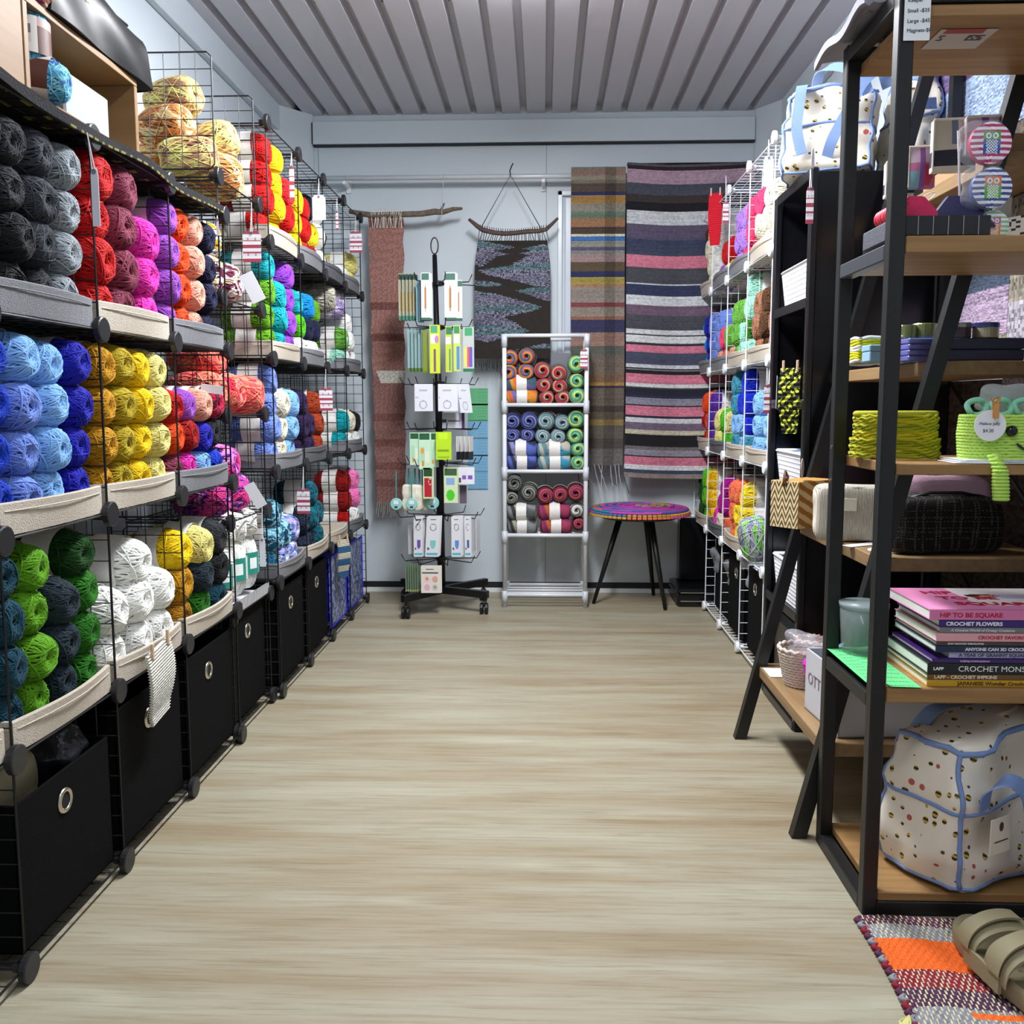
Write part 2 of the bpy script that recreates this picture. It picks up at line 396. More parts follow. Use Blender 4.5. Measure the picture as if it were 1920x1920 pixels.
# ================================================================ fabric trays
def traymat(h): return mat(h,.9,bump=.5,bscale=420,noise=.12)
CRM,GRY,DGR=traymat('#c6bcad'),traymat('#7f8085'),traymat('#5f6166')
TM={}
def tray(x,y,z,m,label,sx=1,w=.335,d=.31,h=.052,bow=.018,mm=None):
    key=(m.name,sx,w,d,h,bow)
    if key not in TM:
        b=MB(); n=14
        def rim(t,off,zz):      # closed outline t 0..1 : front bowed
            s4=t*4; k=int(s4)%4; q=s4-int(s4)
            hw=w/2-off; 
            if k==0: y_=-hw+2*hw*q; x_=-(off)+bow*math.sin(math.pi*q)*(1 if zz>.01 else .4)
            elif k==1: y_=hw; x_=-off-(d-2*off)*q
            elif k==2: y_=hw-2*hw*q; x_=-d+off
            else: y_=-hw; x_=-d+off+(d-2*off)*q
            return (x_,y_,zz)
        pr=[(0,0.0),(0,h),(.001,h+.002),(.006,h+.002),(.007,h),(.007,.008)]
        b.grid(n*4,len(pr)-1,lambda u,v:rim(min(u,.9999) if u<1 else 0.0,*pr[round(v*(len(pr)-1))]))
        b.box((-d+.004,-w/2+.004,.001),(-.004,w/2-.004,.008))
        b.tube([rim((i+.5)/(n*4),-.0006,h-.012) for i in range(n*4)],.0012,4,closed=True)
        TM[key]=b.build('fabric_tray',m); o=TM[key]
    else: o=inst(TM[key])
    o.location=(x,y,z); o.scale=(sx,1,1)
    tag(o,label,'tray','fabric trays on the wire shelving'); return o
def ord_(n): return ['bottom','second up','third up','fourth up','fifth up','sixth up'][n]
tz=.004
L1=[('cream','blue-yarn'),]
for (c,k,lv,mm,lb) in [
  (-1,0,1,CRM,'cream fabric tray at the very left edge, below the teal yarn'),
  (0,0,3,GRY,'grey fabric tray holding the black and grey yarn'),
  (1,0,3,CRM,'cream fabric tray holding the red, mauve and pink yarn'),
  (2,0,3,GRY,'grey fabric tray holding the lilac, orange and navy yarn'),
  (0,0,2,CRM,'cream fabric tray holding the big blue yarn stack'),
  (1,0,2,CRM,'cream fabric tray holding the gold and yellow yarn'),
  (2,0,2,GRY,'grey fabric tray holding the mixed red, lilac and blue yarn'),
  (0,0,1,CRM,'cream fabric tray holding the teal and green yarn'),
  (1,0,1,CRM,'cream fabric tray under the white yarn with the knitted swatch'),
  (2,0,1,CRM,'cream fabric tray holding the mustard, slate and black yarn')]:
    tray(-.004,.36*c+.18,Z[lv]+tz,mm,lb)
for (c,lv,mm,lb) in [(0,4,CRM,'cream fabric tray under the tall red yarn stack'),(1,4,GRY,'grey fabric tray under the gold and red yarn, far left top'),
  (2,4,DGR,'dark grey fabric tray under the navy yarn with big white labels'),(3,4,GRY,'grey fabric tray under the pale yellow yarn by the back wall'),
  (0,3,CRM,'cream fabric tray under the lime and turquoise yarn'),(1,3,GRY,'grey fabric tray under the white-labelled navy and lime yarn'),
  (3,3,GRY,'grey fabric tray under the mint and white yarn'),(0,2,GRY,'grey fabric tray under the periwinkle and sky yarn'),
  (1,2,DGR,'dark grey fabric tray under the plum and rust yarn'),(3,2,GRY,'grey fabric tray under the turquoise and white yarn at the far end'),
  (0,1,GRY,'grey fabric tray under the variegated blue and lilac yarn'),(1,1,CRM,'cream fabric tray under the speckled navy and teal yarn'),
  (2,1,CRM,'cream cloth tray with the knitted scarf clipped to it'),(3,1,GRY,'grey fabric tray under the red and candy-pink yarn')]:
    tray(.0,1.48+.36*c+.18,Z[lv]+tz,mm,lb)
for (c,lv,mm,lb) in [(0,4,CRM,'cream fabric tray under the brown and white yarn, farthest right top'),(1,4,GRY,'grey fabric tray below the hanging red sock'),
  (2,4,GRY,'grey fabric tray under the lilac and pink yarn on the right'),(3,4,CRM,'cream fabric tray under the cream yarn, top right shelf'),
  (0,3,GRY,'grey fabric tray under the blue yarn, far right shelving'),(1,3,GRY,'grey fabric tray under the peach bundles on the right'),
  (2,3,CRM,'cream fabric tray under the green and mint yarn'),(3,3,CRM,'cream fabric tray under the brown yarn on the right'),
  (0,2,CRM,'cream fabric tray under the red and orange yarn, far right'),(1,2,DGR,'dark grey fabric tray under the purple and lime yarn'),
  (2,2,CRM,'cream fabric tray under the teal and royal blue yarn'),(3,2,CRM,'cream fabric tray under the sky yarn beside the black cabinet'),
  (0,1,CRM,'beige fabric tray under the bright green and yellow yarn'),(1,1,DGR,'dark grey fabric tray under the magenta yarn'),
  (2,1,CRM,'beige fabric tray under the coral and yellow yarn')]:
    tray(1.624,3.16-.365*c-.1825,Z[lv]+tz,mm,lb,sx=-1,w=.345)
# ================================================================ yarn
def yarn_material():
    m,nt,b=newmat('yarn'); L=nt.links
    def oa(n): a=nt.nodes.new('ShaderNodeAttribute'); a.attribute_type='OBJECT'; a.attribute_name=n; return a
    a1,a2,a3,am=oa('c1'),oa('c2'),oa('c3'),oa('vs')
    oi=nt.nodes.new('ShaderNodeObjectInfo'); tc=nt.nodes.new('ShaderNodeTexCoord')
    mp=nt.nodes.new('ShaderNodeVectorMath'); mp.operation='MULTIPLY_ADD'
    mp.inputs[1].default_value=(16,38,38)
    cb=nt.nodes.new('ShaderNodeCombineXYZ'); mu=nt.nodes.new('ShaderNodeMath'); mu.operation='MULTIPLY'; mu.inputs[1].default_value=57
    L.new(oi.outputs['Random'],mu.inputs[0]); [L.new(mu.outputs[0],cb.inputs[i]) for i in range(3)]
    L.new(tc.outputs['Object'],mp.inputs[0]); L.new(cb.outputs[0],mp.inputs[2])
    nz=nt.nodes.new('ShaderNodeTexNoise'); nz.inputs['Scale'].default_value=1; nz.inputs['Detail'].default_value=1.5; nz.inputs['Distortion'].default_value=.8
    L.new(mp.outputs[0],nz.inputs['Vector'])
    def step(lo,hi):
        r=nt.nodes.new('ShaderNodeMapRange'); r.inputs[1].default_value=lo; r.inputs[2].default_value=hi; L.new(nz.outputs[0],r.inputs[0]); return r
    s1,s2=step(.44,.50),step(.54,.60)
    m1=nt.nodes.new('ShaderNodeMix'); m1.data_type='RGBA'; m2=nt.nodes.new('ShaderNodeMix'); m2.data_type='RGBA'
    L.new(s1.outputs[0],m1.inputs[0]); L.new(a1.outputs['Color'],m1.inputs[6]); L.new(a2.outputs['Color'],m1.inputs[7])
    L.new(s2.outputs[0],m2.inputs[0]); L.new(m1.outputs[2],m2.inputs[6]); L.new(a3.outputs['Color'],m2.inputs[7])
    va=nt.nodes.new('ShaderNodeAttribute'); va.attribute_name='Col'
    vm=nt.nodes.new('ShaderNodeVectorMath'); vm.operation='MULTIPLY'; L.new(m2.outputs[2],vm.inputs[0]); L.new(va.outputs['Vector'],vm.inputs[1])
    L.new(vm.outputs[0],b.inputs['Base Color']); b.inputs['Roughness'].default_value=.75; b.inputs['Specular IOR Level'].default_value=.25
    b.inputs['Sheen Weight'].default_value=.05; b.inputs['Sheen Roughness'].default_value=.5
    return m
YM=yarn_material()
def loopset(b,n,a,r,lo,hi,sr,p=2.5,seg=34,rnd=None,hole=0,lay=0):
    for i in range(n):
        ph=rnd.uniform(0,2*math.pi); al=math.radians(rnd.uniform(lo,hi))*rnd.choice((-1,1)); k=1+rnd.uniform(-.012,.02)+lay
        nrm=Vector((math.sin(al),math.cos(al)*math.cos(ph),math.cos(al)*math.sin(ph)))
        u=nrm.orthogonal().normalized(); v=nrm.cross(u); of=rnd.uniform(-.1,.1)
        pts=[]
        for j in range(seg):
            t=2*math.pi*j/seg; q=u*math.cos(t)+v*math.sin(t)+nrm*of
            l=(abs(q.x)**p+(q.y*q.y+q.z*q.z)**(p/2))**(1/p); q=q/l*k
            rho=math.hypot(q.y,q.z)
            dim=1-.20*math.exp(-(rho/.42)**2)
            pts.append((q.x*a*dim,q.y*r,q.z*r))
        s=rnd.uniform(.84,1.06); b.tube(pts,sr,4,closed=True,col=(s,s,s))
def ball_mesh(seed,a,r,nl=70,lo=8,hi=34,sr=.0021,p=2.7,messy=8):
    rnd=random.Random(seed); b=MB()
    b.grid(20,12,lambda u,v:(lambda q:( (q[0]*a*.97*(1-.2*math.exp(-(math.hypot(q[1],q[2])/.42)**2)),q[1]*r*.975,q[2]*r*.975)))((lambda th,fi:(lambda x,rh:(lambda l:(x/l,rh*math.cos(fi)/l,rh*math.sin(fi)/l))((abs(x)**p+abs(rh)**p)**(1/p)))(math.cos(th),math.sin(th)))(math.pi*v,2*math.pi*u)),lambda u,v:(.55,.55,.55))  # core darker than the strands: shade in their gaps put into the colour
    loopset(b,nl,a,r,lo,hi,sr,p,rnd=rnd)
    loopset(b,messy,a,r,30,62,sr,p,rnd=rnd,lay=.02)
    me=b.build('yarn_ball',YM,smooth=True); C.objects.unlink(me); return me
BALLS=[ball_mesh(s,.082,.046,nl=84,hi=24,sr=.0018) for s in (1,2,3,4,5)]
FAT=[ball_mesh(s,.085,.058,nl=80) for s in (11,12,13)]
SKEIN=[ball_mesh(s,.10,.045,nl=60,lo=2,hi=12,sr=.0034,messy=5) for s in (21,22)]
bandm=mat('#dfdcd8',.5,noise=.08,bscale=160,name='paper_band')
def band_mesh(a,r,w,col=None,cols=None):
    b=MB(); b.grid(24,4,lambda u,v:((v-.5)*w,(r+.0055)*math.cos(2*math.pi*u),(r+.0055)*math.sin(2*math.pi*u)),(lambda u,v:cols(u,v)) if cols else None); return b
BAND=band_mesh(.08,.046,.062).build('paper_band',bandm,smooth=True); C.objects.unlink(BAND)
BANDF=band_mesh(.08,.058,.07).build('paper_band',bandm,smooth=True); C.objects.unlink(BANDF)
def yarn(x,y,z,c,label,group='yarn balls on the wire shelves',kind='b',rot=None,s=1.,band=True,name='yarn_ball',sq=(1,1,1),bandcol=None):
    src=R.choice(FAT if kind=='f' else SKEIN if kind=='s' else BALLS)
    o=src.copy(); o.name=name; C.objects.link(o)
    o.location=(x,y,z)
    roll=R.uniform(0,6.28)
    e=rot if rot else (0,R.uniform(-.08,.08),R.uniform(-.13,.13))
    M=Matrix.LocRotScale(Vector((x,y,z)),None,Vector((1,1,1)))
    o.rotation_euler=(roll,e[1],e[2]) ; o.scale=(s*sq[0],s*(sq[1]+sq[2])/2,s*(sq[1]+sq[2])/2)
    cs=c if isinstance(c,(list,tuple)) else (c,c,c)
    for k,h in zip(('c1','c2','c3'),cs):
        q=sc(h); l_=sum(q)/3; q=[max(0,l_+(v-l_)*1.12)*(.62+.38*min(1,l_*1.6)) for v in q]; o[k]=[float(v) for v in q]
    tag(o,label,'yarn',group)
    if band:
        bd=(BANDF if kind=='f' else BAND).copy(); bd.name='paper_band'; C.objects.link(bd); bd.parent=o
        if bandcol: bd.data=bandcol.data
    return o
YC={'black':'#15171b','charcoal':'#2b2e34','dark grey':'#43484f','light grey':'#9ba2a8','red':'#cc0a22','mauve':'#8d3f55','hot pink':'#e84fb4','lilac':'#a25fc4',
'orange':'#ee5a2c','peach':'#e2a996','navy':'#10163f','royal blue':'#1f47c4','periwinkle':'#7f98e0','sky blue':'#8db9ea','ultramarine':'#2a2bb0','mustard':'#c8930f','old gold':'#b8a238',
'yellow':'#ecc818','pale yellow':'#dcd48c','teal':'#0a475a','lime green':'#69a82a','slate':'#22343f','green':'#2f7d1e','dark green':'#1d4f18','white':'#f3f3ef','cream':'#dcd7c2','dark mustard':'#b8820a',
'turquoise':'#15abb5','purple':'#9a55d0','plum':'#2f1a4c','rust':'#a9462a','deep red':'#a80c1c','coral red':'#e84048','mint':'#a5ddc8','leaf green':'#78bb52','brown':'#a9765c','dark brown':'#5a3a1e',
'lavender':'#b38be0','pink':'#f2557c','candy pink':'#f08ac0','coral':'#ef7f5e','lemon':'#ecd24c','magenta':'#b01d96','bright green':'#5cc52c','bright yellow':'#eec319','steel teal':'#4f97b0','cobalt':'#1e3ccf','violet':'#6b3fae','azure':'#2d8fd8'}
RW=['bottom','second up','third up','fourth up','fifth up']
def fill(xf,y0,w,z0,stacks,desc,group,sx=1,kind='b',L=.082,dz=.078,zr=.044,band=True,order=None,rowshift=.004,off=0):
    n=len(stacks); st=w/n
    nm={1:['only'],2:['nearer','farther'],3:['nearest','middle','farthest'],4:['nearest','second','third','farthest'],5:['nearest','second','third','fourth','farthest']}[n]
    for i,(cn,cnt) in enumerate(stacks):
        names=cn if isinstance(cn,list) else [cn]*cnt
        for j in range(cnt):
            cname=names[j]
            if not cname: continue
            col=YC.get(cname) or MIX[cname]
            y=y0+st*(i+.5)+R.uniform(-.004,.004)
            top=' top' if j==cnt-1 and cnt>1 else ' '+RW[j]
            yarn(xf-sx*(L+(.012 if j==0 else .002)+off+R.uniform(-.008,.006)),y,z0+.014+zr+dz*j+(.0 if j==0 else R.uniform(-.002,.002)),col,
                 f"{cname} yarn ball,{top} of {nm[i]} stack, {desc}",group,kind,band=band,s=st/.09 if st<.115 else 1.15,sq=(.09/st if st<.115 else .9,1,1) )
MIX={'pooled peach':('#ead2a0','#e2935a','#b48666'),'pooled yellow':('#e6dc94','#dcc088','#b58c6e'),'coral pooled':('#ef6d6a','#f0a083','#e8455c'),
'wine and white':('#7a2b4a','#efe9ea','#c99b28'),'gold and teal':('#caa21f','#efe9df','#3f97a5'),'pink and purple':('#ef5aa0','#3b2391','#ec8fd0'),
'sea blue mix':('#2f7196','#9fd4e6','#22506f'),'lilac mix':('#c8b9ec','#6f8fd8','#dfe8f2'),'speckled navy':('#1b2a44','#31465f','#152036'),'ocean teal':('#0d5a6d','#1d7f8f','#0b4358'),
'red and black':('#c92a4e','#25151e','#e04568')}
GL='yarn balls in the near left shelving'
fill(0,0,.35,Z[3],[('black',4),(['black','black','charcoal','charcoal'],4),(['charcoal','dark grey','dark grey','dark grey'],4),('light grey',4)],'in grey-black cubby',GL)
fill(0,.36,.35,Z[3],[('red',4),('mauve',4),('hot pink',3)],'in red cubby',GL,kind='b',dz=.081,band=False)
fill(0,.72,.35,Z[3],[('lilac',4),('orange',4),('peach',4),('navy',4)],'in lilac-to-navy cubby',GL)
fill(0,0,.35,Z[2],[('royal blue',4),(['periwinkle','periwinkle','periwinkle','sky blue'],4),('sky blue',4),('ultramarine',4)],'in blue cubby',GL)
fill(0,.36,.35,Z[2],[('mustard',4),('old gold',4),('yellow',4),('pale yellow',4)],'in yellow cubby',GL)
fill(0,.72,.35,Z[2],[(['mauve','orange','red'],3),(['hot pink','deep red','lilac'],3),(['sky blue','ultramarine','peach'],3),(['royal blue','black','red and black'],3)],'in mixed-colour cubby',GL)
fill(0,0,.35,Z[1],[('teal',4),(['lime green','lime green','lime green','lime green'],4),('slate',3),(['green','green','green','dark green'],4)],'in green cubby',GL)
fill(0,.36,.35,Z[1],[('white',2),('white',3),('white',2)],'in all-white cubby',GL,dz=.088)
fill(0,.72,.35,Z[1],[(['dark mustard','mustard','yellow'],3),(['green','slate','pale yellow'],3),(['teal','black','charcoal'],3)],'in mustard-and-slate cubby',GL)
for i,(y,z,c,nn) in enumerate([(-.06,Z[3]+.3,'black','top'),(-.06,Z[3]+.22,'black','third up'),(-.06,Z[2]+.3,'royal blue','top'),(-.06,Z[2]+.22,'royal blue','third up'),(-.06,Z[1]+.23,'teal','third up')]):
    yarn(-.1,y,z-.0,YC[c],f'{c} yarn ball cut off by the left photo edge, {nn} on {["",""][0]}'+{Z[3]:'black',Z[2]:'blue',Z[1]:'teal'}[min((abs(z-q-.2),q) for q in (Z[1],Z[2],Z[3]))[1]]+' shelf',GL)
# narrow column
GS='yarn balls in the narrow black wire column'
for i,(dx,dy,dz,c) in enumerate([(-.10,.07,.06,'pooled yellow'),(-.08,.2,.06,'pooled peach'),(-.22,.12,.06,'pooled peach'),(-.17,.09,.15,'pooled peach'),(-.09,.22,.14,'pooled yellow'),(-.2,.18,.16,'pooled yellow'),(-.16,.13,.235,'pooled yellow'),(-.1,.27,.05,'pooled yellow')]):
    yarn(-.016+dx,1.09+dy,1.575+dz,MIX[c],f'{c} hand-dyed skein, '+['front left','front middle','rear left','second row left','right of second row','rear second row','topmost','far front right'][i]+' on the highest narrow shelf',GS,'f',rot=(0,R.uniform(-.4,.4),R.uniform(-.8,.8)),band=False,s=.98)
for i,(dx,dy,dz,c) in enumerate([(-.1,.07,.065,'wine and white'),(-.09,.20,.06,'wine and white'),(-.12,.12,.165,'gold and teal')]):
    yarn(-.016+dx,1.09+dy,1.255+dz,MIX[c],f'{c} variegated ball, '+['lower nearer','lower farther','upper'][i]+' one behind the tag',GS,'f',rot=(0,0,R.uniform(-.4,.4)),band=False)
for i,(dx,dy,dz,c) in enumerate([(-.1,.07,.06,0),(-.09,.19,.06,0),(-.12,.13,.16,0),(-.06,.28,.055,0)]):
    yarn(-.016+dx,1.09+dy,.935+dz,MIX['coral pooled'],'coral hand-dyed ball, '+['near lower','middle lower','upper','far right'][i]+' one on the narrow shelf',GS,'f',rot=(0,0,R.uniform(-.4,.4)),band=(i==1))
for i,(dx,dy,dz,c) in enumerate([(-.1,.07,.062,0),(-.09,.21,.062,0),(-.1,.15,.15,0)]):
    yarn(-.016+dx,1.09+dy,.635+dz,MIX['pink and purple'],'pink and purple hand-dyed ball, '+['nearer lower','farther lower','upper'][i]+' one on the narrow shelf',GS,'f',rot=(0,0,R.uniform(-.4,.4)),band=False)
def lblcol(u,v):
    u=(u*3)%1
    if .2<u<.8: return sc('#1f8a7a') if not(.42<u<.58 and .15<v<.85) else sc('#e8efee')
    return sc('#d9dbd5')
GB=band_mesh(.08,.046,.062,cols=lblcol).build('paper_band',vcol('printed_card',.5),smooth=True); C.objects.unlink(GB)
for i in range(6):
    c,r_=i%3,i//3
    yarn(-.016-.065-.1*r_,1.09+.062+.108*c,.385+.088,YC['white'],f'upright white yarn ball with green label, {["nearest","middle","farthest"][c]} of the {["front","rear"][r_]} row',GS,rot=(0,math.pi/2,0),bandcol=GB,s=1.08)
for c in range(3):
    yarn(-.016-.085,1.09+.065+.1*c,.385+.21,YC['white'],f'white yarn ball with green label lying on top, {["nearest","middle","farthest"][c]} one, striped tray',GS,rot=(0,0,.3),bandcol=GB)
def strp(u,v): return sc('#e6e6ea') if int(v*60)%2 else sc('#2a2a33')
b=MB(); b.box((-.3,.01,0),(0,.335,.006),sc('#dddde0')); b.grid(1,60,lambda u,v:(.001,.01+.325*v,.032*u),strp); b.grid(1,60,lambda u,v:(-.004,.01+.325*(1-v),.032*u),strp)
tag(b.build('striped_tray',vcol('printed_card',.5),loc=(-.012,1.09,.365)),'black and white striped tray under the green-banded white yarn','tray')
# far left unit
GF='yarn balls in the far left shelving'
UX=.0; U0=1.485
fill(UX,U0,.35,Z[4],[('red',4),('bright yellow',4),(['coral red','red','coral red'],3)],'below the far top grid',GF)
fill(UX,U0+.36,.35,Z[4],[(['bright yellow','yellow','yellow'],3),(['coral red','red','red'],3),(['deep red','lemon'],2)],'in gold-and-red far cubby',GF)
fill(UX,U0+1.08,.35,Z[4],[('white',1),('white',1),(['pale yellow','pale yellow'],2)],'by back wall at top left',GF)
fill(UX,U0,.35,Z[3],[(['lime green','lime green','lime green','turquoise'],4),(['turquoise','turquoise','turquoise'],3),('purple',4)],'in lime and turquoise cubby',GF)
fill(UX,U0+.36,.35,Z[3],[(['white','bright green','turquoise'],3),(['white','navy','azure'],3),(['white','navy','lime green'],3)],'in white-labelled far cubby',GF)
fill(UX,U0+1.08,.35,Z[3],[(['mint','leaf green'],2),(['white','white','white'],3),('white',1)],'in mint-and-white far cubby',GF)
fill(UX,U0,.35,Z[2],[('periwinkle',4),('cream',3),('sky blue',3)],'in periwinkle cubby',GF)
fill(UX,U0+.36,.35,Z[2],[('plum',3),(['plum','plum'],2),('rust',3)],'in plum-and-rust cubby',GF)
fill(UX,U0+1.08,.35,Z[2],[(['turquoise','turquoise'],2),(['white','cream'],2),(['white','black'],2)],'on turquoise shelf by back wall',GF)
fill(UX,U0,.35,Z[1],[(['sea blue mix','sea blue mix','sea blue mix'],3),(['lilac mix','sea blue mix'],2),(['lilac mix','lilac mix'],2)],'in variegated blue cubby',GF)
fill(UX,U0+.36,.35,Z[1],[(['speckled navy','speckled navy'],2),(['speckled navy','ocean teal','ocean teal'],3),(['ocean teal','ocean teal'],2)],'in speckled teal cubby',GF,dz=.09)
fill(UX,U0+1.08,.35,Z[1],[(['red','deep red','deep red'],3),(['white','candy pink','candy pink'],3)],'in red-and-pink far cubby',GF,dz=.085)
for (px,py,c,rt,lb) in ((620,573,('#b9a6dc','#e6e4ea','#cfc6e6'),(0,0,.2),'clear-wrapped lilac and white yarn roll on the far left wire shelf'),(600,560,('#b7b3a6','#9a958a','#cfcabc'),(0,0,.1),'clear-wrapped beige yarn pack beside the lilac roll'),
    (624,640,('#dfe6ea','#8fb4d8','#b79ad0'),(0,0,.3),'pale blue wrapped yarn below the lilac roll'),(634,985,('#e3dfd2','#5a3f9a','#dcd8cc'),(0,0,.3),'white and violet wrapped yarn pack behind the knitted scarf')):
    p=at(px,py,X=-.07); yarn(-.085,p.y,p.z,c,lb,GF,'f',rot=rt,band=False,name='yarn_roll',s=1.0)
# big labelled navy balls
for j in range(3):
    yarn(UX-.09,U0+.72+.13,Z[4]+.07+.1*j,YC['slate'],f'dark blue yarn ball with wide white label, {RW[j]}, far left top shelf',GF,'f',rot=(0,0,1.2),s=.95)
# right white unit: cell c from the far end
GR='yarn balls in the white wire shelving'
def rfill(c,lv,st,desc,**k): fill(1.624,3.16-.365*(c+1)+.01,.345,Z[lv],st,desc,GR,sx=-1,**k)
rfill(0,4,[('white',4),('cream',4),('dark brown',4)][::1],'in white-and-brown cubby')
rfill(1,4,[(['lemon','red'],2),(['cream','red'],2),('lilac',1)],'below hanging red sock')
rfill(2,4,[(['pink','pink','pink'],3),(['pink','lavender','lavender'],3),('lavender',3)],'in lavender and pink cubby')
rfill(3,4,[('cream',2),('cream',3),(['cream','cream','pink'],3)],'in cream cubby right of pink')
rfill(0,3,[('periwinkle',3),('ultramarine',3),('azure',3)],'in blue cubby on white wire')
rfill(1,3,[(['peach','leaf green'],2),(['coral','pink'],2),(['peach','periwinkle','periwinkle'],3)],'in peach cubby on white wire')
rfill(2,3,[(['mint','green','mint','mint'],4),(['mint','mint','leaf green'],3),(['leaf green','leaf green','leaf green'],3)],'in mint cubby on white wire')
rfill(3,3,[(['brown','brown'],2),('dark brown',3),('brown',3)],'in brown cubby on white wire')
rfill(0,2,[('violet',3),('orange',3),('deep red',3)],'in red-violet cubby on white wire')
rfill(1,2,[(['bright green','pale yellow'],2),(['bright green','bright green'],2),(['pale yellow','pale yellow'],2)],'in lime bundle cubby')
rfill(2,2,[(['steel teal','cobalt','cobalt','cobalt'],4),(['sky blue','sky blue','cobalt'],3),(['steel teal','sky blue','steel teal','steel teal'],4)],'in teal and cobalt cubby')
rfill(3,2,[('sky blue',2),('sky blue',3)],'in sky cubby beside cabinet')
rfill(0,1,[('bright yellow',3),('bright green',3),('dark green',3)],'in green-yellow cubby on white wire')
rfill(1,1,[(['coral','magenta','magenta'],3),(['cream','magenta'],2),('hot pink',1)],'in magenta cubby')
rfill(2,1,[('lemon',3),(['lemon','lemon','coral'],3),(['coral','coral','coral'],3)],'in coral and lemon cubby')
# ================================================================ bins and bags on the bottom row
binm=mat('#050608',.9,spec=.12,bump=.3,bscale=300,name='black_fabric'); chr_=mat('#c9c4b4',.25,metal=1,name='chrome')
def fbin(x,y,label,sx=1,w=.325,h=.315,z=.035,gy=0.0,tilt=0):
    t=empty('fabric_bin',(x,y,z),tilt,label,'bin','black fabric bins on the bottom row')
    b=MB(); th=.006; d=.30*sx
    for a,c in (((0,-w/2,0),(-th*sx,w/2,h)),((-d,-w/2,0),(-d+th*sx,w/2,h)),((0,-w/2,0),(-d,-w/2+th,h)),((0,w/2-th,0),(-d,w/2,h)),((0,-w/2,0),(-d,w/2,th))):
        lo=tuple(min(a[i],c[i]) for i in range(3)); hi=tuple(max(a[i],c[i]) for i in range(3)); b.bbox(lo,hi,.002)
    b.build('body',binm,t)
    M=Matrix.Translation((.0005*sx,gy,h*.78))@Matrix.Rotation(math.pi/2*sx,4,'Y')
    MB().lathe([(.0155,0),(.015,.002),(.0185,.0035),(.022,.003),(.0235,0)],28,M=M,cap=False).build('grommet',chr_,t,smooth=True)
    MB().lathe([(.0155,.0),(.0155,.0006)],20,M=M).build('hole',mat('#020203',.9),t)  # dark disc, shade inside the grommet opening painted as colour
    return t
for c,lb in ((0,'large black fabric bin nearest the viewer at lower left'),(1,'black fabric bin below the white yarn swatch'),(2,'black fabric bin below the mustard and slate yarn')):
    fbin(-.012,.36*c+.18,lb,gy=-.01,h=.262 if c==0 else .30)
fbin(-.03,1.262,'black fabric bin in the narrow wire column')
fbin(-.01,1.66,'black fabric bin below the variegated blue yarn'); fbin(-.01,2.02,'black fabric bin next to the blue bags')
for c,lb in ((2,'black fabric bin behind white wire, nearer of the right pair'),(1,'black fabric bin behind white wire, farther of the right pair')):
    fbin(1.66 if c==1 else 1.645,3.16-.365*c-.18,lb,sx=-1,w=.31)
fbin(1.645,1.88,'black fabric bin behind white wire next to the black cabinet',sx=-1,w=.31,gy=.04)
for c,lb in ((2,'blue woven bag with grey swirl front, nearer one behind the hanging scarf'),(3,'blue woven bag with grey swirl front, nearest the back wall')):
    t=empty('woven_bag',(-.01,1.48+.36*c+.18,.035),0,lb,'bag','blue woven bags')
    softbox(.30,.31,.31,wr=.003,p=9,n=8).build('body',mat('#1f21a8',.45,bump=.2,bscale=90,name='blue_woven'),t,loc=(-.155,0,0),smooth=True)
    def sw(u,v,c=c):
        q=math.sin(u*23+4*math.sin(v*9+c))+math.sin(v*31+3*math.cos(u*17))+.6*math.sin(u*57+v*43); return sc('#9aa3bb') if q>.5 else (sc('#39456e') if q>-.4 else sc('#6a7698'))
    MB().slab(30,30,lambda u,v:(.001,-.145+.29*u,.012+.285*v),(-.004,0,0),sw).build('front_panel',vcol('printed_card',.5),t)
    MB().tube([(.003,-.145,.01),(.003,-.145,.3),(.003,.145,.3),(.003,.145,.01)],.003,5,closed=True).build('piping',mat('#2326c4',.5),t)
# contents seen in the near bin
tag(softbox(.2,.2,.12,wr=.006,k=40,p=5).build('wrapped_parcel',mat('#8a8268',.35,bump=.4,bscale=30,name='kraft_in_plastic'),loc=(-.15,.085,.225),smooth=True),'plastic-wrapped brown paper parcel sticking out of the nearest bin','parcel')
tag(softbox(.16,.13,.11,wr=.012,k=60,p=2.6,n=12).build('plastic_bag',mat('#22242a',.12,bump=.8,bscale=40,name='dark_cellophane'),loc=(-.11,.26,.245),smooth=True),'crumpled dark cellophane bag in the nearest bin','plastic bag')
# ================================================================ right side: racks, cabinet, their contents
oak=wood('oak_board','#7f5d36','#a37e4e',sc=(2.5,40,40)); oakd=wood('oak_board_y','#78603f','#9b7d57',sc=(40,2.5,40))
stl=mat('#0d0e10',.45,name='black_steel_tube'); stg=mat('#3a3d44',.4,name='grey_steel_bar'); prn=vcol('printed_card',.5)
def solid(name,m,f,parent=None,loc=None,**k):
    b=MB(); f(b); return b.build(name,m,parent,loc,**k)
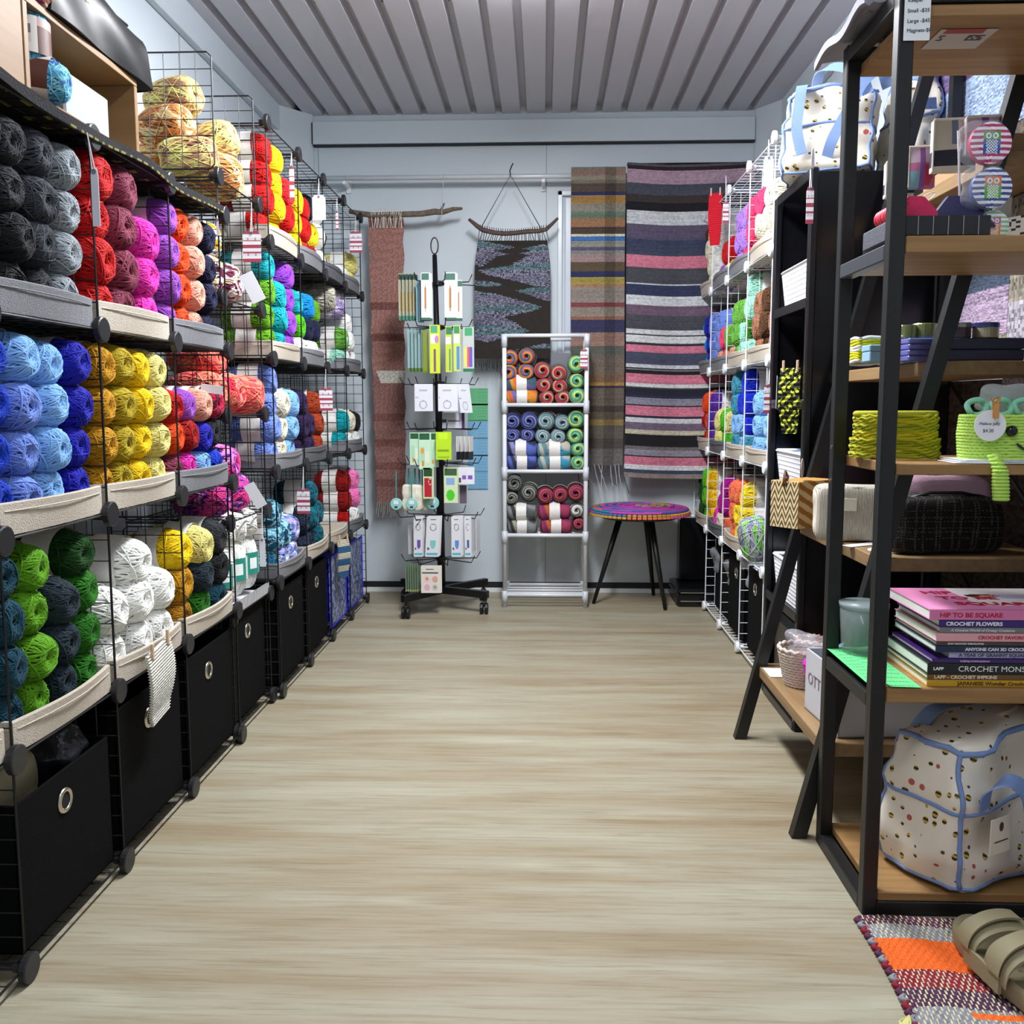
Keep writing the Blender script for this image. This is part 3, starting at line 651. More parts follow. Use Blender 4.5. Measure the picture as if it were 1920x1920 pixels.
# ---- foreground rack
ry0,ry1,rx0,rx1=.245,.54,1.466,1.975; pt=.027
t=empty('display_rack',(rx0,ry0,0),0,'black steel rack with oak shelves in the right foreground','shelf')
def P_(x0,y0,z0,x1,y1,z1,name,m,r=.002): return MB().bbox((x0-rx0,y0-ry0,z0),(x1-rx0,y1-ry0,z1),r).build(name,m,t)
for X in (rx0,rx1-pt):
    for Y in (ry0,ry1-pt): P_(X,Y,.0,X+pt,Y+pt,1.67,'post',stl)
for z in (.0,1.638):
    for Y in (ry0,ry1-pt): P_(rx0+pt,Y,z,rx1-pt,Y+pt,z+.028,'rail',stl)
    P_(rx0,ry0+pt,z,rx0+pt,ry1-pt,z+.028,'side_rail',stl)
for z in (.41,1.225): P_(rx0,ry0+pt,z-.012,rx0+pt,ry1-pt,z+.016,'side_rail',stg if z>1 else stl)
for z,h in ((.045,.018),(.44,.028),(.853,.02),(1.252,.03),(1.635,.02)):
    P_(rx0+(pt+.002),ry0+.004,z-h,rx1-pt-.002,ry1-.004,z,'shelf_board',oak)
for z in (.8,.87): MB().lathe([(.004,0),(.004,.002),(.0,.003)],10,M=Matrix.Translation((-.0,ry1-ry0-.016,z+.0))@Matrix.Rotation(-math.pi/2,4,'Y')).build('bolt',chr_,t)
# ---- ladder shelf
LX=lambda z:1.416+.2455*z
ly0,ly1=.547,1.175
t=empty('ladder_shelf',(1.416,ly0,0),0,'leaning black ladder shelf with pale oak shelves behind the foreground rack','shelf')
for Y in (ly0,ly1-.028):
    b=MB(); z1=1.98
    v=[(LX(0)-1.416+a,Y-ly0+c,0) for a,c in ((0,0),(.032,0),(.032,.028),(0,.028))]+[(LX(z1)-1.416+a,Y-ly0+c,z1) for a,c in ((0,0),(.032,0),(.032,.028),(0,.028))]
    b.add(v,[(0,3,2,1),(4,5,6,7),(0,1,5,4),(1,2,6,5),(2,3,7,6),(3,0,4,7)]); b.build('leaning_leg',stl,t)
    MB().box((.53,Y-ly0,0),(.555,Y-ly0+.028,1.98)).build('rear_upright',stl,t)
for z0,z1 in ((.25,.62),(.66,1.04)):
    for s in (0,1):
        MB().tube([(.545,.03,z0 if s else z1),(.545,.6,z1 if s else z0)],.005,6).build('cross_brace',stl,t)
for z in (.215,.63,1.05,1.475):
    MB().bbox((LX(z)-1.416+.012,.012,z-.030),(.55,ly1-ly0+.012,z),.0015).build('shelf_board',oakd,t)
# ---- black modular cabinet
cx0,cx1,cy0,cy1=1.60,1.975,1.21,1.62; zs=[.02,.345,.70,.965,1.25,1.60]
t=empty('black_cabinet',(cx0,cy0,0),0,'tall black modular cube cabinet between the white wire and the ladder shelf','cabinet')
pb=mat('#131317',.28,name='black_gloss_plastic')
for Y in (.013,.393):
    for X in (0,.35):
        MB().bbox((X,Y-.0125,0),(X+.022,Y+.0125,1.61),.004).build('post',pb,t)
    MB().bbox((.022,Y-.004,.03),(.35,Y+.004,1.6),.001).build('side_panel',mat('#0e0e12',.22,name='black_panel'),t)
for k in range(1):
    for z in zs: MB().bbox((.002,.38*k+.013,z-.012),(.37,.38*k+.367,z),.003).bbox((-.002,.38*k+.013,z-.02),(.006,.38*k+.367,z+.008),.002).build('shelf',pb,t)
for k in range(1): MB().bbox((.362,.38*k+.013,.03),(.37,.38*k+.367,1.58),.001).build('back_panel',mat('#0b0b0f',.3),t)
def basket(x,y,z,w,d,h,label,fillc,sx=-1,rz=0):
    t=empty('plastic_basket',(x,y,z),rz,label,'basket')
    b=MB()
    wm=mat('#e6e7ec',.4,name='white_plastic_lattice')
    nx,nz=int(w/.011),int(h/.013)
    for (ax,L_,off) in ((1,w,-d/2),(1,w,d/2),(0,d,-w/2),(0,d,w/2)):
        n=int(L_/.011)
        for i in range(n+1):
            u=-L_/2+L_*i/n; 
            p0=(off*.88,u*.9,.0) if ax==1 else (u*.88,off*.9,.0); p1=(off,u,h) if ax==1 else (u,off,h)
            b.tube([p0,p1],.0022,4)
        for j in range(nz+1):
            k_=j/nz; f=.88+.12*k_
            e=[(off*f,-L_/2*f,h*k_),(off*f,L_/2*f,h*k_)] if ax==1 else [(-L_/2*f,off*f,h*k_),(L_/2*f,off*f,h*k_)]
            b.tube(e,.0026 if j<nz else .006,4)
    b.box((-d*.44,-w*.45,0),(d*.44,w*.45,.004)); b.build('lattice',wm,t)
    if fillc: softbox(d*.86,w*.86,h*.95,wr=.008,k=70,p=4,n=10).build('cloth_filling',mat(fillc,.8,bump=.5,bscale=60),t,(0,0,.012),smooth=True)
    return t
basket(1.70,1.40,1.252,.30,.17,.115,'white lattice basket on the upper cabinet shelf',None)
basket(1.70,1.40,.702,.30,.17,.11,'white lattice basket filled with light blue cloth in the cabinet','#7d9ae6')
basket(1.70,1.40,.347,.30,.17,.13,'white lattice basket filled with white cloth low in the cabinet','#e2e4ea')
for z,lb,X,d,h in ((1.252,'black bin behind the upper lattice basket',1.885,.15,.25),(.347,'black bin behind the low lattice basket',1.88,.15,.27),(.022,'lowest black bin in the cabinet',1.79,.34,.28)):
    tag(softbox(d,.31,h,wr=.0,p=14,n=8).build('storage_bin',mat('#17171b',.25,name='bin_gloss'),None,(X,cy0+.205,z)),lb,'bin')
tag(softbox(.13,.20,.05,wr=.012,k=60,n=14).build('plastic_bag',mat('#c9ccd2',.3,bump=.6,bscale=50),None,(1.885,1.43,1.50+.062),smooth=True),'crumpled white plastic bag on the bin high in the cabinet','plastic bag')
# ---- bee print
def bee_material():
    m,nt,b=newmat('bee_print_oilcloth'); L=nt.links
    tc=nt.nodes.new('ShaderNodeTexCoord'); vo=nt.nodes.new('ShaderNodeTexVoronoi'); vo.inputs['Scale'].default_value=44; vo.inputs['Randomness'].default_value=.75
    L.new(tc.outputs['Object'],vo.inputs['Vector'])
    sx_=nt.nodes.new('ShaderNodeSeparateXYZ'); L.new(tc.outputs['Object'],sx_.inputs[0])
    cs=nt.nodes.new('ShaderNodeSeparateColor'); L.new(vo.outputs['Color'],cs.inputs[0])
    def M_(op,a,b_=None,v=None):
        n=nt.nodes.new('ShaderNodeMath'); n.operation=op; L.new(a,n.inputs[0])
        if b_ is not None: L.new(b_,n.inputs[1])
        if v is not None: n.inputs[1].default_value=v
        return n.outputs[0]
    thr=M_('MULTIPLY_ADD',cs.outputs[0],v=.20); nt.nodes[-1].inputs[2].default_value=.13
    msk=M_('LESS_THAN',vo.outputs['Distance'],thr)
    st=M_('SINE',M_('MULTIPLY',M_('ADD',sx_.outputs[2],M_('MULTIPLY',sx_.outputs[0],v=.5)),v=620))
    bl=M_('GREATER_THAN',st,v=-.1)
    red=M_('GREATER_THAN',cs.outputs[1],v=.86); sm=M_('LESS_THAN',cs.outputs[0],v=.35)
    def mix(f,a,b2):
        n=nt.nodes.new('ShaderNodeMix'); n.data_type='RGBA'; L.new(f,n.inputs[0])
        for i,c in ((6,a),(7,b2)):
            if isinstance(c,str): n.inputs[i].default_value=(*srgb(c),1)
            else: L.new(c,n.inputs[i])
        return n.outputs[2]
    bee=mix(bl,'#c8a52a','#2c241c'); bee=mix(sm,bee,'#4a4038'); bee=mix(red,bee,'#b5544a')
    L.new(mix(msk,'#e4ddcf',bee),b.inputs['Base Color']); b.inputs['Roughness'].default_value=.38
    return m
beem=bee_material(); blu=mat('#7792c4',.6,bump=.3,bscale=300,name='blue_webbing')
def tote(loc,rz,label,L_=.34,W=.19,H=.29,handles=True,tilt=0,seed=0,group='bee print tote bags',strapdrop=.5):
    t=empty('tote_bag',loc,rz,label,'tote bag',group)
    def S_(q):   # map unit cube point to bag surface
        q=Vector(q); p=9; l=(abs(q.x)**p+abs(q.y)**p+abs(q.z)**p)**(1/p); q/=l
        top=(q.z+1)/2
        w_=(wob(q.x*2.2+seed,q.y*2,q.z*2.6,1.7)+.5*wob(q.x*5+seed,q.y*4,q.z*6,1.3))*.009; fold=.014*math.sin(q.x*7+q.z*3+seed)*max(0,q.z)**1.5
        lean=.06*top*top
        return Vector((q.x*L_/2*(1-.06*top)+lean*.3,(q.y*W/2)*(1.08-.35*top),q.z*H/2+H/2+.016*math.sin(q.x*3.2+seed)*top*top))+Vector((w_*q.x,w_*q.y*1.5+fold*(1 if q.y<0 else .5)+(.02*math.sin(q.x*5+seed)*top**6 if abs(q.y)>.5 else 0),0))
    b=MB(); n=16
    for fn in (lambda a,c:(a,-1,c),lambda a,c:(-a,1,c),lambda a,c:(1,a,c),lambda a,c:(-1,-a,c),lambda a,c:(a,c,1),lambda a,c:(a,-c,-1)):
        b.grid(n,n,lambda u,v,fn=fn:S_(fn(u*2-1,v*2-1)))
    b.build('body',beem,t,smooth=True)
    b=MB(); K=18
    for a,c in ((-1,-1),(1,-1),(-1,1),(1,1)): b.tube([S_((a,c,-1+2*i/K))*1.0 for i in range(K+1)],.005,6)
    def ring(z): 
        pts=[]
        for (x0,y0,x1,y1) in ((-1,-1,1,-1),(1,-1,1,1),(1,1,-1,1),(-1,1,-1,-1)):
            for i in range(10): pts.append(S_((x0+(x1-x0)*i/10,y0+(y1-y0)*i/10,z)))
        return pts
    b.tube(ring(.92),.006,6,closed=True); b.tube(ring(.1),.0045,6,closed=True)
    b.tube(ring(-1),.004,6,closed=True)
    b.build('piping',blu,t,smooth=True)
    for path,wd in (strapdrop or []):
        b=MB(); strap(b,path,wd,.030); b.build('handle',blu,t,smooth=True)
    return t
tt=tote((1.728,.383,.047),math.radians(30),'bee-print tote bag slumped on the bottom shelf of the foreground rack',L_=.36,W=.20,H=.30,seed=1,strapdrop=[([(-.125,-.108,.17),(-.13,-.118,.21),(-.105,-.14,.232),(-.07,-.15,.21),(-.05,-.15,.15),(-.04,-.15,.08),(-.025,-.155,.03),(.01,-.16,.006),(.06,-.15,.008),(.10,-.13,.04)],(1,0,.3)),([(-.1,.07,.25),(-.09,.03,.315),(-.02,.0,.33),(.05,.02,.325),(.09,.07,.25)],(0,1,0))])
MB().bbox((-.005,-.002,-.035),(.055,.0,.035),.0008).build('cloth_label',mat('#e9e3d2',.7),tt,(-.115,-.117,.12))
MB().lathe([(0,0),(.006,0),(.006,.0006),(0,.0006)],14,M=Matrix.Translation((-.09,-.1192,.137))@Matrix.Rotation(math.pi/2,4,'X')@Matrix.Diagonal((1,1.5,1,1))).bbox((-.108,-.1198,.108),(-.068,-.1192,.1105),.0002).build('printed_motif',mat('#4a3a34',.6),tt)
tote((1.70,1.41,1.612),math.radians(-20),'bee-print tote bag on the cabinet top, its blue straps toward the aisle',L_=.26,W=.25,H=.25,seed=2,strapdrop=[([(-.06,-.11,.245),(-.065,-.145,.235),(-.07,-.152,.19),(-.075,-.155,.12),(-.06,-.152,.05)],(1,0,0)),([(.0,-.115,.02),(.02,-.15,.08),(.06,-.15,.16),(.10,-.14,.235),(.14,-.12,.26),(.16,-.1,.22)],(1,0,-.5)),([(-.04,.0,.24),(-.02,-.06,.30),(.04,-.1,.29),(.09,-.12,.25),(.11,-.135,.2)],(1,0,.5))])
tote((1.91,1.36,1.612),math.radians(-4),'narrow bee-print tote bag squeezed between the larger tote and right wall',L_=.11,W=.22,H=.27,seed=5,strapdrop=[([(-.03,-.11,.16),(.0,-.13,.165),(.04,-.12,.17)],(0,0,1))])
tag(MB().bbox((0,0,0),(.09,.003,.022),.001).build('tape_strip',mat('#c9a046',.6),None,at(1632,228,Y=1.235),rz=.15),'mustard yellow strip of ribbon in front of the cabinet-top tote','ribbon') if 0 else None
# ---- foreground rack contents
GRP='crochet books stacked on the rack'
def book(x,y,z,w,d,h,spine,cover,title,tcol,ts,label,pages='#e6e6e0',tx=.012,extra=(),sxx=1.):
    t=empty('book',(x,y,z),0,label,'book',GRP)
    MB().bbox((.0015,.002,.0012),(w-.003,d-.003,h-.0012),.0004).build('pages',mat(pages,.8,bump=.2,bscale=900),t)
    MB().box((0,0,0),(w,d,.0012)).box((0,0,h-.0012),(w,d,h)).box((0,-.0006,0),(w,.0012,h)).build('cover',mat(cover,.35),t)
    MB().box((0,-.0012,.0004),(w,-.0006,h-.0004)).build('spine',mat(spine,.35),t)
    if title: text(title,ts,frame((tx,-.0013,(h-ts*.7)/2),(1,0,0),(0,0,1)),mat(tcol,.5),t,'spine_lettering',sx=sxx,bold=.0003)
    for (s_,c_,z_,x_,q_) in extra: text(s_,z_,frame((x_,-.0013,(h-z_*.7)/2),(1,0,0),(0,0,1)),mat(c_,.5),t,'spine_lettering',sx=q_)
    return t
bx=[(1.573,.0125,'#c99a16','#c99a16','JAPANESE Wonder Crochet','#5a3a10',.0095,'yellow-spined book at the bottom of the crochet book stack',.055),
(1.573,.0095,'#6e4a1e','#6e4a1e','LAPP - CROCHET IMPKINS','#e0d2b8',.0085,'thin brown-spined book second from the stack bottom',.012),
(1.573,.0205,'#141416','#141416','LAPP','#f2f2ee',.0075,'thick black-spined book with large white lettering in the stack',.01),
(1.581,.0075,'#3c1a66','#3c1a66','Ladybug crochet patterns','#b7a0d0',.0045,'thin dark purple book above the thick black one',.05),
(1.612,.0105,'#b9b2d6','#b9b2d6','A YEAR OF GRANNY SQUARES','#4e4a78',.0082,'lavender-spined book set back from the stack edge',.018),
(1.586,.0125,'#1d2848','#1d2848','ANYONE CAN 3D CROCHET','#dfe4ec',.008,'navy-spined book with white lettering in mid stack',.053),
(1.587,.0065,'#4a3b38','#4a3b38','EASY CROCHET DISHCLOTHS','#c9c0b8',.0042,'very thin brown-grey book above the navy one',.02),
(1.586,.0155,'#e0a3ac','#e0a3ac','CROCHET FAVORITES','#b23146',.0085,'light pink-spined book in mid stack',.075),
(1.592,.0100,'#77777b','#77777b','A Crochet World of Creepy Creatures','#c8c8ca',.0062,'grey-spined book below the purple one',.02),
(1.590,.0125,'#37196f','#4a2a86','CROCHET FLOWERS','#f1eef6',.0095,'deep purple-spined book second from the top',.012),
(1.572,.0185,'#d879a9','#e58fbd','HIP TO BE SQUARE','#b3123f',.0115,'large pink book with red lettering on top of the stack',.018)]
z=.4405
for i,(x,h,sp,cv,ti,tc_,ts,lb,tx) in enumerate(bx):
    ex=[]
    if i==2: ex=[('CROCHET MONSTERS','#f4f4f0',.0145,.055,1.08)]
    B_=book(x,.262+(.0 if i!=4 else .004),z,.36-(x-1.573),.20,h,sp,cv,ti,tc_,ts,lb,tx=tx,extra=ex,sxx=1.15); z+=h+.0008
def cov(u,v):
    c=sc('#e58fbd')
    if u>.3 and v>.25: c=sc('#f0e9ea')
    q=((u-.62)/.26)**2+((v-.6)/.1)**2
    if q<1: c=sc('#c9c4e2')
    if ((u-.42)/.09)**2+((v-.62)/.09)**2<1: c=sc('#3a2018')
    if ((u-.45)/.06)**2+((v-.6)/.05)**2<1: c=sc('#c98f78')
    if .75<u<.98 and .5<v<.8: c=sc('#5f7fb5')
    if u>.3 and .18<v<.24: c=sc('#f3d3e0')
    return c
b=MB(); b.grid(60,40,lambda u,v:(.002+.355*u,.002+.195*v,.0189),cov); b.build('cover_art',prn,B_)
for k,s_ in enumerate(('HIP','TO BE','SQUARE')): text(s_,.034,frame((.045+.012*k,.14-.05*k,.0192),(1,0,0),(0,1,0)),mat('#b5123f',.5),B_,'cover_lettering',sx=1.2,bold=.001)
# green price sheet lying over the shelf edge
gp=(lambda u,v: sc('#4f9a66') if (.08<u<.92 and int(v*44)%4==1 and (math.sin(u*91+int(v*44)*5)>-.5) and abs(v-.5)>.05) else (sc('#3f8f58') if abs(v-.47)<.006 else sc('#66d085')))
tag(MB().slab(50,90,lambda u,v:(1.468+.09*u,(.28 if u<.38 else .248)+(.242 if u<.38 else .274)*v,.4418+.0012*math.sin(u*3)),(0,0,-.0004),gp).build('price_sheet',prn),'bright green printed price sheet on the oak shelf beside the books','paper')
t=empty('lidded_jar',(1.532,.485,.4435),0,'clear lidded plastic tub behind the green sheet','container')
MB().lathe([(.0,.0),(.04,.0),(.043,.008),(.048,.095),(.046,.095),(.041,.01),(.0,.004)],28,cap=False).build('tub',mat('#b5c4c4',.12,alpha=.22,name='clear_tub'),t,smooth=True)
MB().lathe([(.0,.0955),(.049,.0955),(.05,.105),(.0,.107)],28,cap=False).build('lid',mat('#a9bcbe',.3,alpha=.5,name='clear_lid'),t,smooth=True)
softbox(.06,.05,.07,wr=.01,k=60).build('contents',mat('#2c4550',.6),t,(0,0,.012),smooth=True)
# middle shelf: cowl, papers, crochet creature
def knit(u,v,a,b_): return a if (int(v*30)%2==0) else b_
t=empty('knitted_cowl',(at(1683,865,Y=.40).x,.42,.8545),0,'chunky lime and mustard knitted cowl folded on the rack shelf','cowl')
b=MB()
for j in range(18):
    z0=.0035+.0046*j; wd=.082 if j<8 else .076; wd*= .98+.02*math.sin(j*2.1)
    ph=j*1.7
    pts=[(wd*math.copysign(abs(math.cos(a))**.55,math.cos(a)),.045*math.copysign(abs(math.sin(a))**.7,math.sin(a))+.002*math.sin(9*a+ph),z0+.0015*math.sin(14*a+ph)) for a in [2*math.pi*i/90 for i in range(90)]]
    c=mixc(sc('#8f9400'),sc('#b8ac08'),.5+.5*math.sin(j*.9)) if 3<j<16 else sc('#a5a516')
    b.tube(pts,.0031,5,closed=True,col=c)
b.build('knit',vcol('yarn_knit',.9,.4),t,smooth=True)
MB().tube([(.076*math.cos(a),.042*math.sin(a),.086) for a in [2*math.pi*i/40 for i in range(40)]],.006,8,closed=True,col=sc('#a9a81c')).build('rolled_edge',vcol('yarn_knit',.9,.4),t,smooth=True)
for i in range(3):
    o=MB().bbox((0,0,0),(.15,.085,.0012),.0002).build('paper_leaflet',mat('#e4e6ec',.5)); o.location=(1.60+.012*i,.252+.006*i,.8538+.0022*i); o.rotation_euler=(0,0,.05*(i-1))
    tag(o,'white folded leaflet beside the cowl, '+['lowest','middle','topmost'][i]+' of three','paper','leaflets beside the cowl')
# crochet creature pouch
cg=mat('#b6dc62',.85,bump=.6,bscale=220,name='crochet_green')
t=empty('crochet_pouch',(1.695,.31,.856),0,'lime green crocheted smiling creature pouch with a dangling leg','crochet toy')
b=MB()
for j in range(15):
    z0=.004+.0055*j; wd=.094-.004*abs(j-8)/8
    pts=[(wd*math.copysign(abs(math.cos(a))**.6,math.cos(a))+.03,.032*math.copysign(abs(math.sin(a))**.75,math.sin(a)),z0+.0009*math.sin(40*a+j*math.pi)) for a in [2*math.pi*i/120 for i in range(120)]]
    b.tube(pts,.0035,6,closed=True)
b.box((-.04,-.02,.004),(.1,.02,.078)); b.build('body',cg,t,smooth=True)
b=MB(); N_=13
for j in range(N_):
    s_=j/(N_-1); zc=.01-.075*s_; rr=.0095+.003*math.sin(s_*2.2)
    b.tube([(-.022+rr*math.cos(a)+.006*s_,-.036-.02*min(1,s_*3)+rr*.8*math.sin(a)-.012,zc) for a in [2*math.pi*i/16 for i in range(16)]],.0032,5,closed=True)
b.tube([(-.022,-.048,.012),(-.02,-.062,-.01),(-.016,-.062,-.067)],[.009,.009,.010],8); b.build('leg',cg,t,smooth=True)
MB().lathe([(.0,.009),(.005,.0085),(.009,.005),(.0105,0),(.0,-.001)],20,M=Matrix.Translation((.012,-.036,.055))@Matrix.Rotation(math.pi/2,4,'X'),cap=False).build('eye',mat('#08080a',.08,name='eye_gloss'),t,smooth=True)
MB().tube([(.022+.045*i/12,-.0385,.036-.016*math.sin(math.pi*min(1,i/12*.8+.08))) for i in range(13)],.0022,6).build('mouth',mat('#15301c',.7),t,smooth=True)
MB().lathe([(.0,0),(.028,0),(.028,.0012),(0,.0012)],36,M=Matrix.Translation((-.030,-.043,.065))@Matrix.Rotation(math.pi/2,4,'X'),cap=False).build('round_tag',mat('#e9e9ee',.6),t)
text('Mellow Jelly',.0075,frame((-.05,-.0445,.066),(1,0,0),(0,0,1)),mat('#5c6470',.6),t,'handwriting'); text('$4.20',.0085,frame((-.043,-.0445,.053),(1,0,0),(0,0,1)),mat('#5c6470',.6),t,'handwriting')
MB().bbox((-.027,-.052,.078),(-.019,-.040,.104),.001).tube([(-.025,-.046,.104),(-.03,-.046,.112),(-.017,-.046,.115),(-.02,-.046,.104)],.0035,6).build('peg',mat('#c98d4a',.6),t)
for i,x in enumerate((-.035,.01,.05)): MB().tube([(x+.017*math.cos(a),.0+.004*math.sin(3*a),.097+.014*math.sin(a)) for a in [2*math.pi*k/24 for k in range(24)]],.0055,8,closed=True).build('curl',mat('#86c8ac',.7,bump=.4,bscale=300),t,smooth=True)
tag(softbox(.13,.05,.05,wr=.012,k=70,n=14).build('plastic_bag',mat('#dfe8ea',.08,alpha=.28,bump=.9,bscale=60,name='clear_film'),None,(1.745,.345,.955-.012),smooth=True),'crinkled clear bag stuffed in the green crochet pouch','plastic bag')
# upper shelf
TX=at(1692,436,Y=.262).x
t=empty('divider_tray',(TX,.257,1.2535),0,'long low black divided tray on the upper rack shelf','tray')
b=MB(); b.bbox((0,0,0),(.150,.006,.034),.001).bbox((0,.20,0),(.150,.206,.034),.001).bbox((0,.006,0),(.006,.2,.034),.001).bbox((.144,.006,0),(.150,.2,.034),.001).box((.006,.006,0),(.144,.2,.004)); b.build('walls',mat('#121216',.5),t)
for i in range(5): MB().box((.024+.026*i,-.0012,.001),(.0252+.026*i,-.0002,.033)).build('divider',mat('#8f9096',.5),t)
def cushion(x,y,z,c,label,w=.085,rx=0):
    t=empty('zip_pouch',(x,y,z),0,label,'pouch')
    v=MB().slab(14,8,lambda u,v:((u-.5)*w*(1-v*.72)*1.0,-.006*math.sin(math.pi*u)*math.sin(math.pi*v)+v*.02,.058*v**.85),(0,.016,0)); v.build('body',mat(c,.6,bump=.3,bscale=300),t,smooth=True)
    MB().tube([((.5)*w*(1-q*.72)+.001,.008+q*.02,.058*q**.85) for q in [i/8 for i in range(9)]],.0016,5,col=None).build('piping',mat('#e8d9dc',.6),t)
    return t
p1=cushion(TX+.04,.29,1.274,'#c0134f','crimson felt pouch sitting in the divided tray',.10); MB().tube([(.02+.014*math.cos(a),.02,.055+.006*math.sin(a)+.012*math.cos(a)*.6) for a in [2*math.pi*i/20 for i in range(20)]],.0012,5,closed=True).build('loop',mat('#f0eef0',.5),p1)
cushion(TX+.115,.29,1.274,'#1c1c4a','navy felt pouch sitting in the divided tray',.12)
t=empty('measuring_roll',(1.489,.30,1.255),0,'row of coiled crimson and gold tape rolls at the rack edge','tape rolls')
for i in range(8): MB().lathe([(.002,-.006),(.016,-.006),(.0175,-.003),(.0175,.003),(.016,.006),(.002,.006)],24,M=Matrix.Translation((.02,.0+.0128*i+.01,.0535))@Matrix.Rotation(math.pi/2,4,'X')).build('roll',mat('#c2203f' if i%2 else '#d23a48',.45),t,smooth=True)
for i in range(8): MB().lathe([(.0,-.001),(.011,-.001),(.011,.001),(0,.001)],16,M=Matrix.Translation((.02,.0+.0128*i+.0036,.0535))@Matrix.Rotation(math.pi/2,4,'X'),cap=False).build('gold_edge',mat('#e0a06a',.4),t)
MB().bbox((-.004,-.005,.0),(.03,.14,.035),.002).build('grey_case',mat('#494d56',.6,bump=.3,bscale=200),t)
def owl(loc,r,stripe,body,wing,label,th=.006):
    t=empty('owl_tape_measure',loc,0,label,'tape measure','striped owl tape measures')
    def f(u,v):
        x,y=(u*2-1)*1.02,(v*2-1)*1.02
        c=sc(stripe) if int((y+1.1)*7.0)%2 else sc('#e9e6ee')
        if abs(x)<.42 and -.55<y<.55:
            c=sc(body)
            if y<.15 and abs(x)>.2: c=sc(wing)
            if y<.12 and abs(x)<=.28: c=sc('#eef2ee') if (int((x+1)*14)+int((y+1)*14))%2 else sc(wing)
            for ex in (-.17,.17):
                d=math.hypot(x-ex,y-.33)
                if d<.14: c=sc('#f4f4f4')
                if d<.075: c=sc('#7d7f86')
        return c
    n=56; b=MB()
    b.grid(n,n,lambda u,v:(lambda x,y:(lambda s:(x*s*r,-.001-.003*(1-min(1,math.hypot(x*s,y*s))**4),y*s*r))(max(abs(x),abs(y))/max(1e-6,math.hypot(x,y))))(u*2-1,v*2-1),lambda u,v:(lambda x,y:(lambda s:f((x*s+1)/2,(y*s+1)/2))(max(abs(x),abs(y))/max(1e-6,math.hypot(x,y))))(u*2-1,v*2-1))
    b.build('printed_face',prn,t)
    MB().lathe([(.0,.016),(r*.96,.016),(r,.012),(r,.003),(r*.98,.0),(0,0)],40,M=Matrix.Rotation(math.pi/2,4,'X')@Matrix.Diagonal((1,1,-1,1)),cap=False).build('case',mat(stripe,.4),t,smooth=True)
    softbox(r*2.3,.022,r*2.3,wr=.006,k=90,n=12,p=2.6).build('clear_wrapper',mat('#e6e9f2',.08,alpha=.16,bump=.9,bscale=90,name='wrapper_film'),t,(-r*.35,.006,-r*1.15),smooth=True)
    return t
owl(at(1858,268,Y=.29),.036,'#b3285c','#4c9a3a','#2450a0','pink striped owl tape measure hanging in a clear wrapper')
owl(at(1860,352,Y=.288),.035,'#3a4f8c','#dd7430','#5aa040','blue striped owl tape measure hanging below the pink one')
owl(at(1862,424,Y=.30),.028,'#86c286','#b5257a','#e07a3a','green striped owl tape measure standing at the tray end')
tag(MB().tube([at(1800,470,Y=.33)+Vector((0,0,.02)),at(1797,245,Y=.32)],.0022,8).tube([at(1797,245,Y=.32),at(1798,285,Y=.32)],.0026,8).build('needle_rod',mat('#cfcad0',.3)),'thin pale rod with a red tip standing on the upper rack shelf','rod')
t=MB().slab(26,14,lambda u,v:(1.72+.2*u,.43-.05*u,1.2545+.055*v+.03*u*v),(0,.02,0),lambda u,v: sc('#2a2024') if (math.sin(u*97+v*31)*math.sin(v*71-u*13)>.45) else sc('#e3e1dd')).build('patterned_case',prn)
tag(t,'white case with scattered dark squares on the upper rack shelf','case')
# top of rack: cloth and price list, sticker
b=MB()
for q_ in range(3):
    b.slab(40,24,lambda u,v,q_=q_:(1.43+.03*q_+.35*u*(1-.1*q_),.60-.30*v*(1-.15*q_)+.02*math.sin(u*5+q_)+.11*(.5-u)*(.3),1.668+.028*q_+.010*math.sin(u*5+v*3+q_*2)+.006*math.sin(v*8+u*4)+.009*math.sin(u*24+v*9+q_)*v+.09*u*(1+.3*q_)*v+(-.012 if u<.04 else 0)),(0,0,.016))
t=tag(b.build('folded_cloth',mat('#8e8e98',.9,bump=.5,bscale=200,name='grey_cloth'),smooth=True),'crumpled pale grey cloth on top of the foreground rack','cloth')
t=empty('price_list',(1.473,.243,1.574),0,'handwritten white price list taped to the front post of the rack','paper')
MB().bbox((0,-.0012,0),(.044,-.0004,.105),.0002).build('sheet',mat('#e3e5e8',.6),t)
for i,(s_,z_) in enumerate((('Pattern',.073),('Keeper',.062),('Small -$35',.045),('Large -$45',.0285),('Magnets-$8',.013))): text(s_,.0088,frame((.005,-.0016,z_),(1,0,.03),(0,0,1)),mat('#545a68',.7),t,'handwriting')
def stk(u,v):
    if v>.82 and .1<u<.8: return sc('#9a2a2a')
    if (.12<u<.22 or .6<u<.9) and .45<v<.75 and math.sin(u*80)*math.sin(v*60)>-.3: return sc('#2a2626')
    return sc('#b7b3ae')
st=MB(); st.grid(20,14,lambda u,v:(1.56+.1*u,.30+.09*v,1.6135),lambda u,v:stk(u,1-v)); st.grid(1,1,lambda u,v:(1.56+.1*u,.39-.09*v,1.6138)); tag(st.build('sticker',prn),'printed paper sticker under the top board of the rack','sticker')
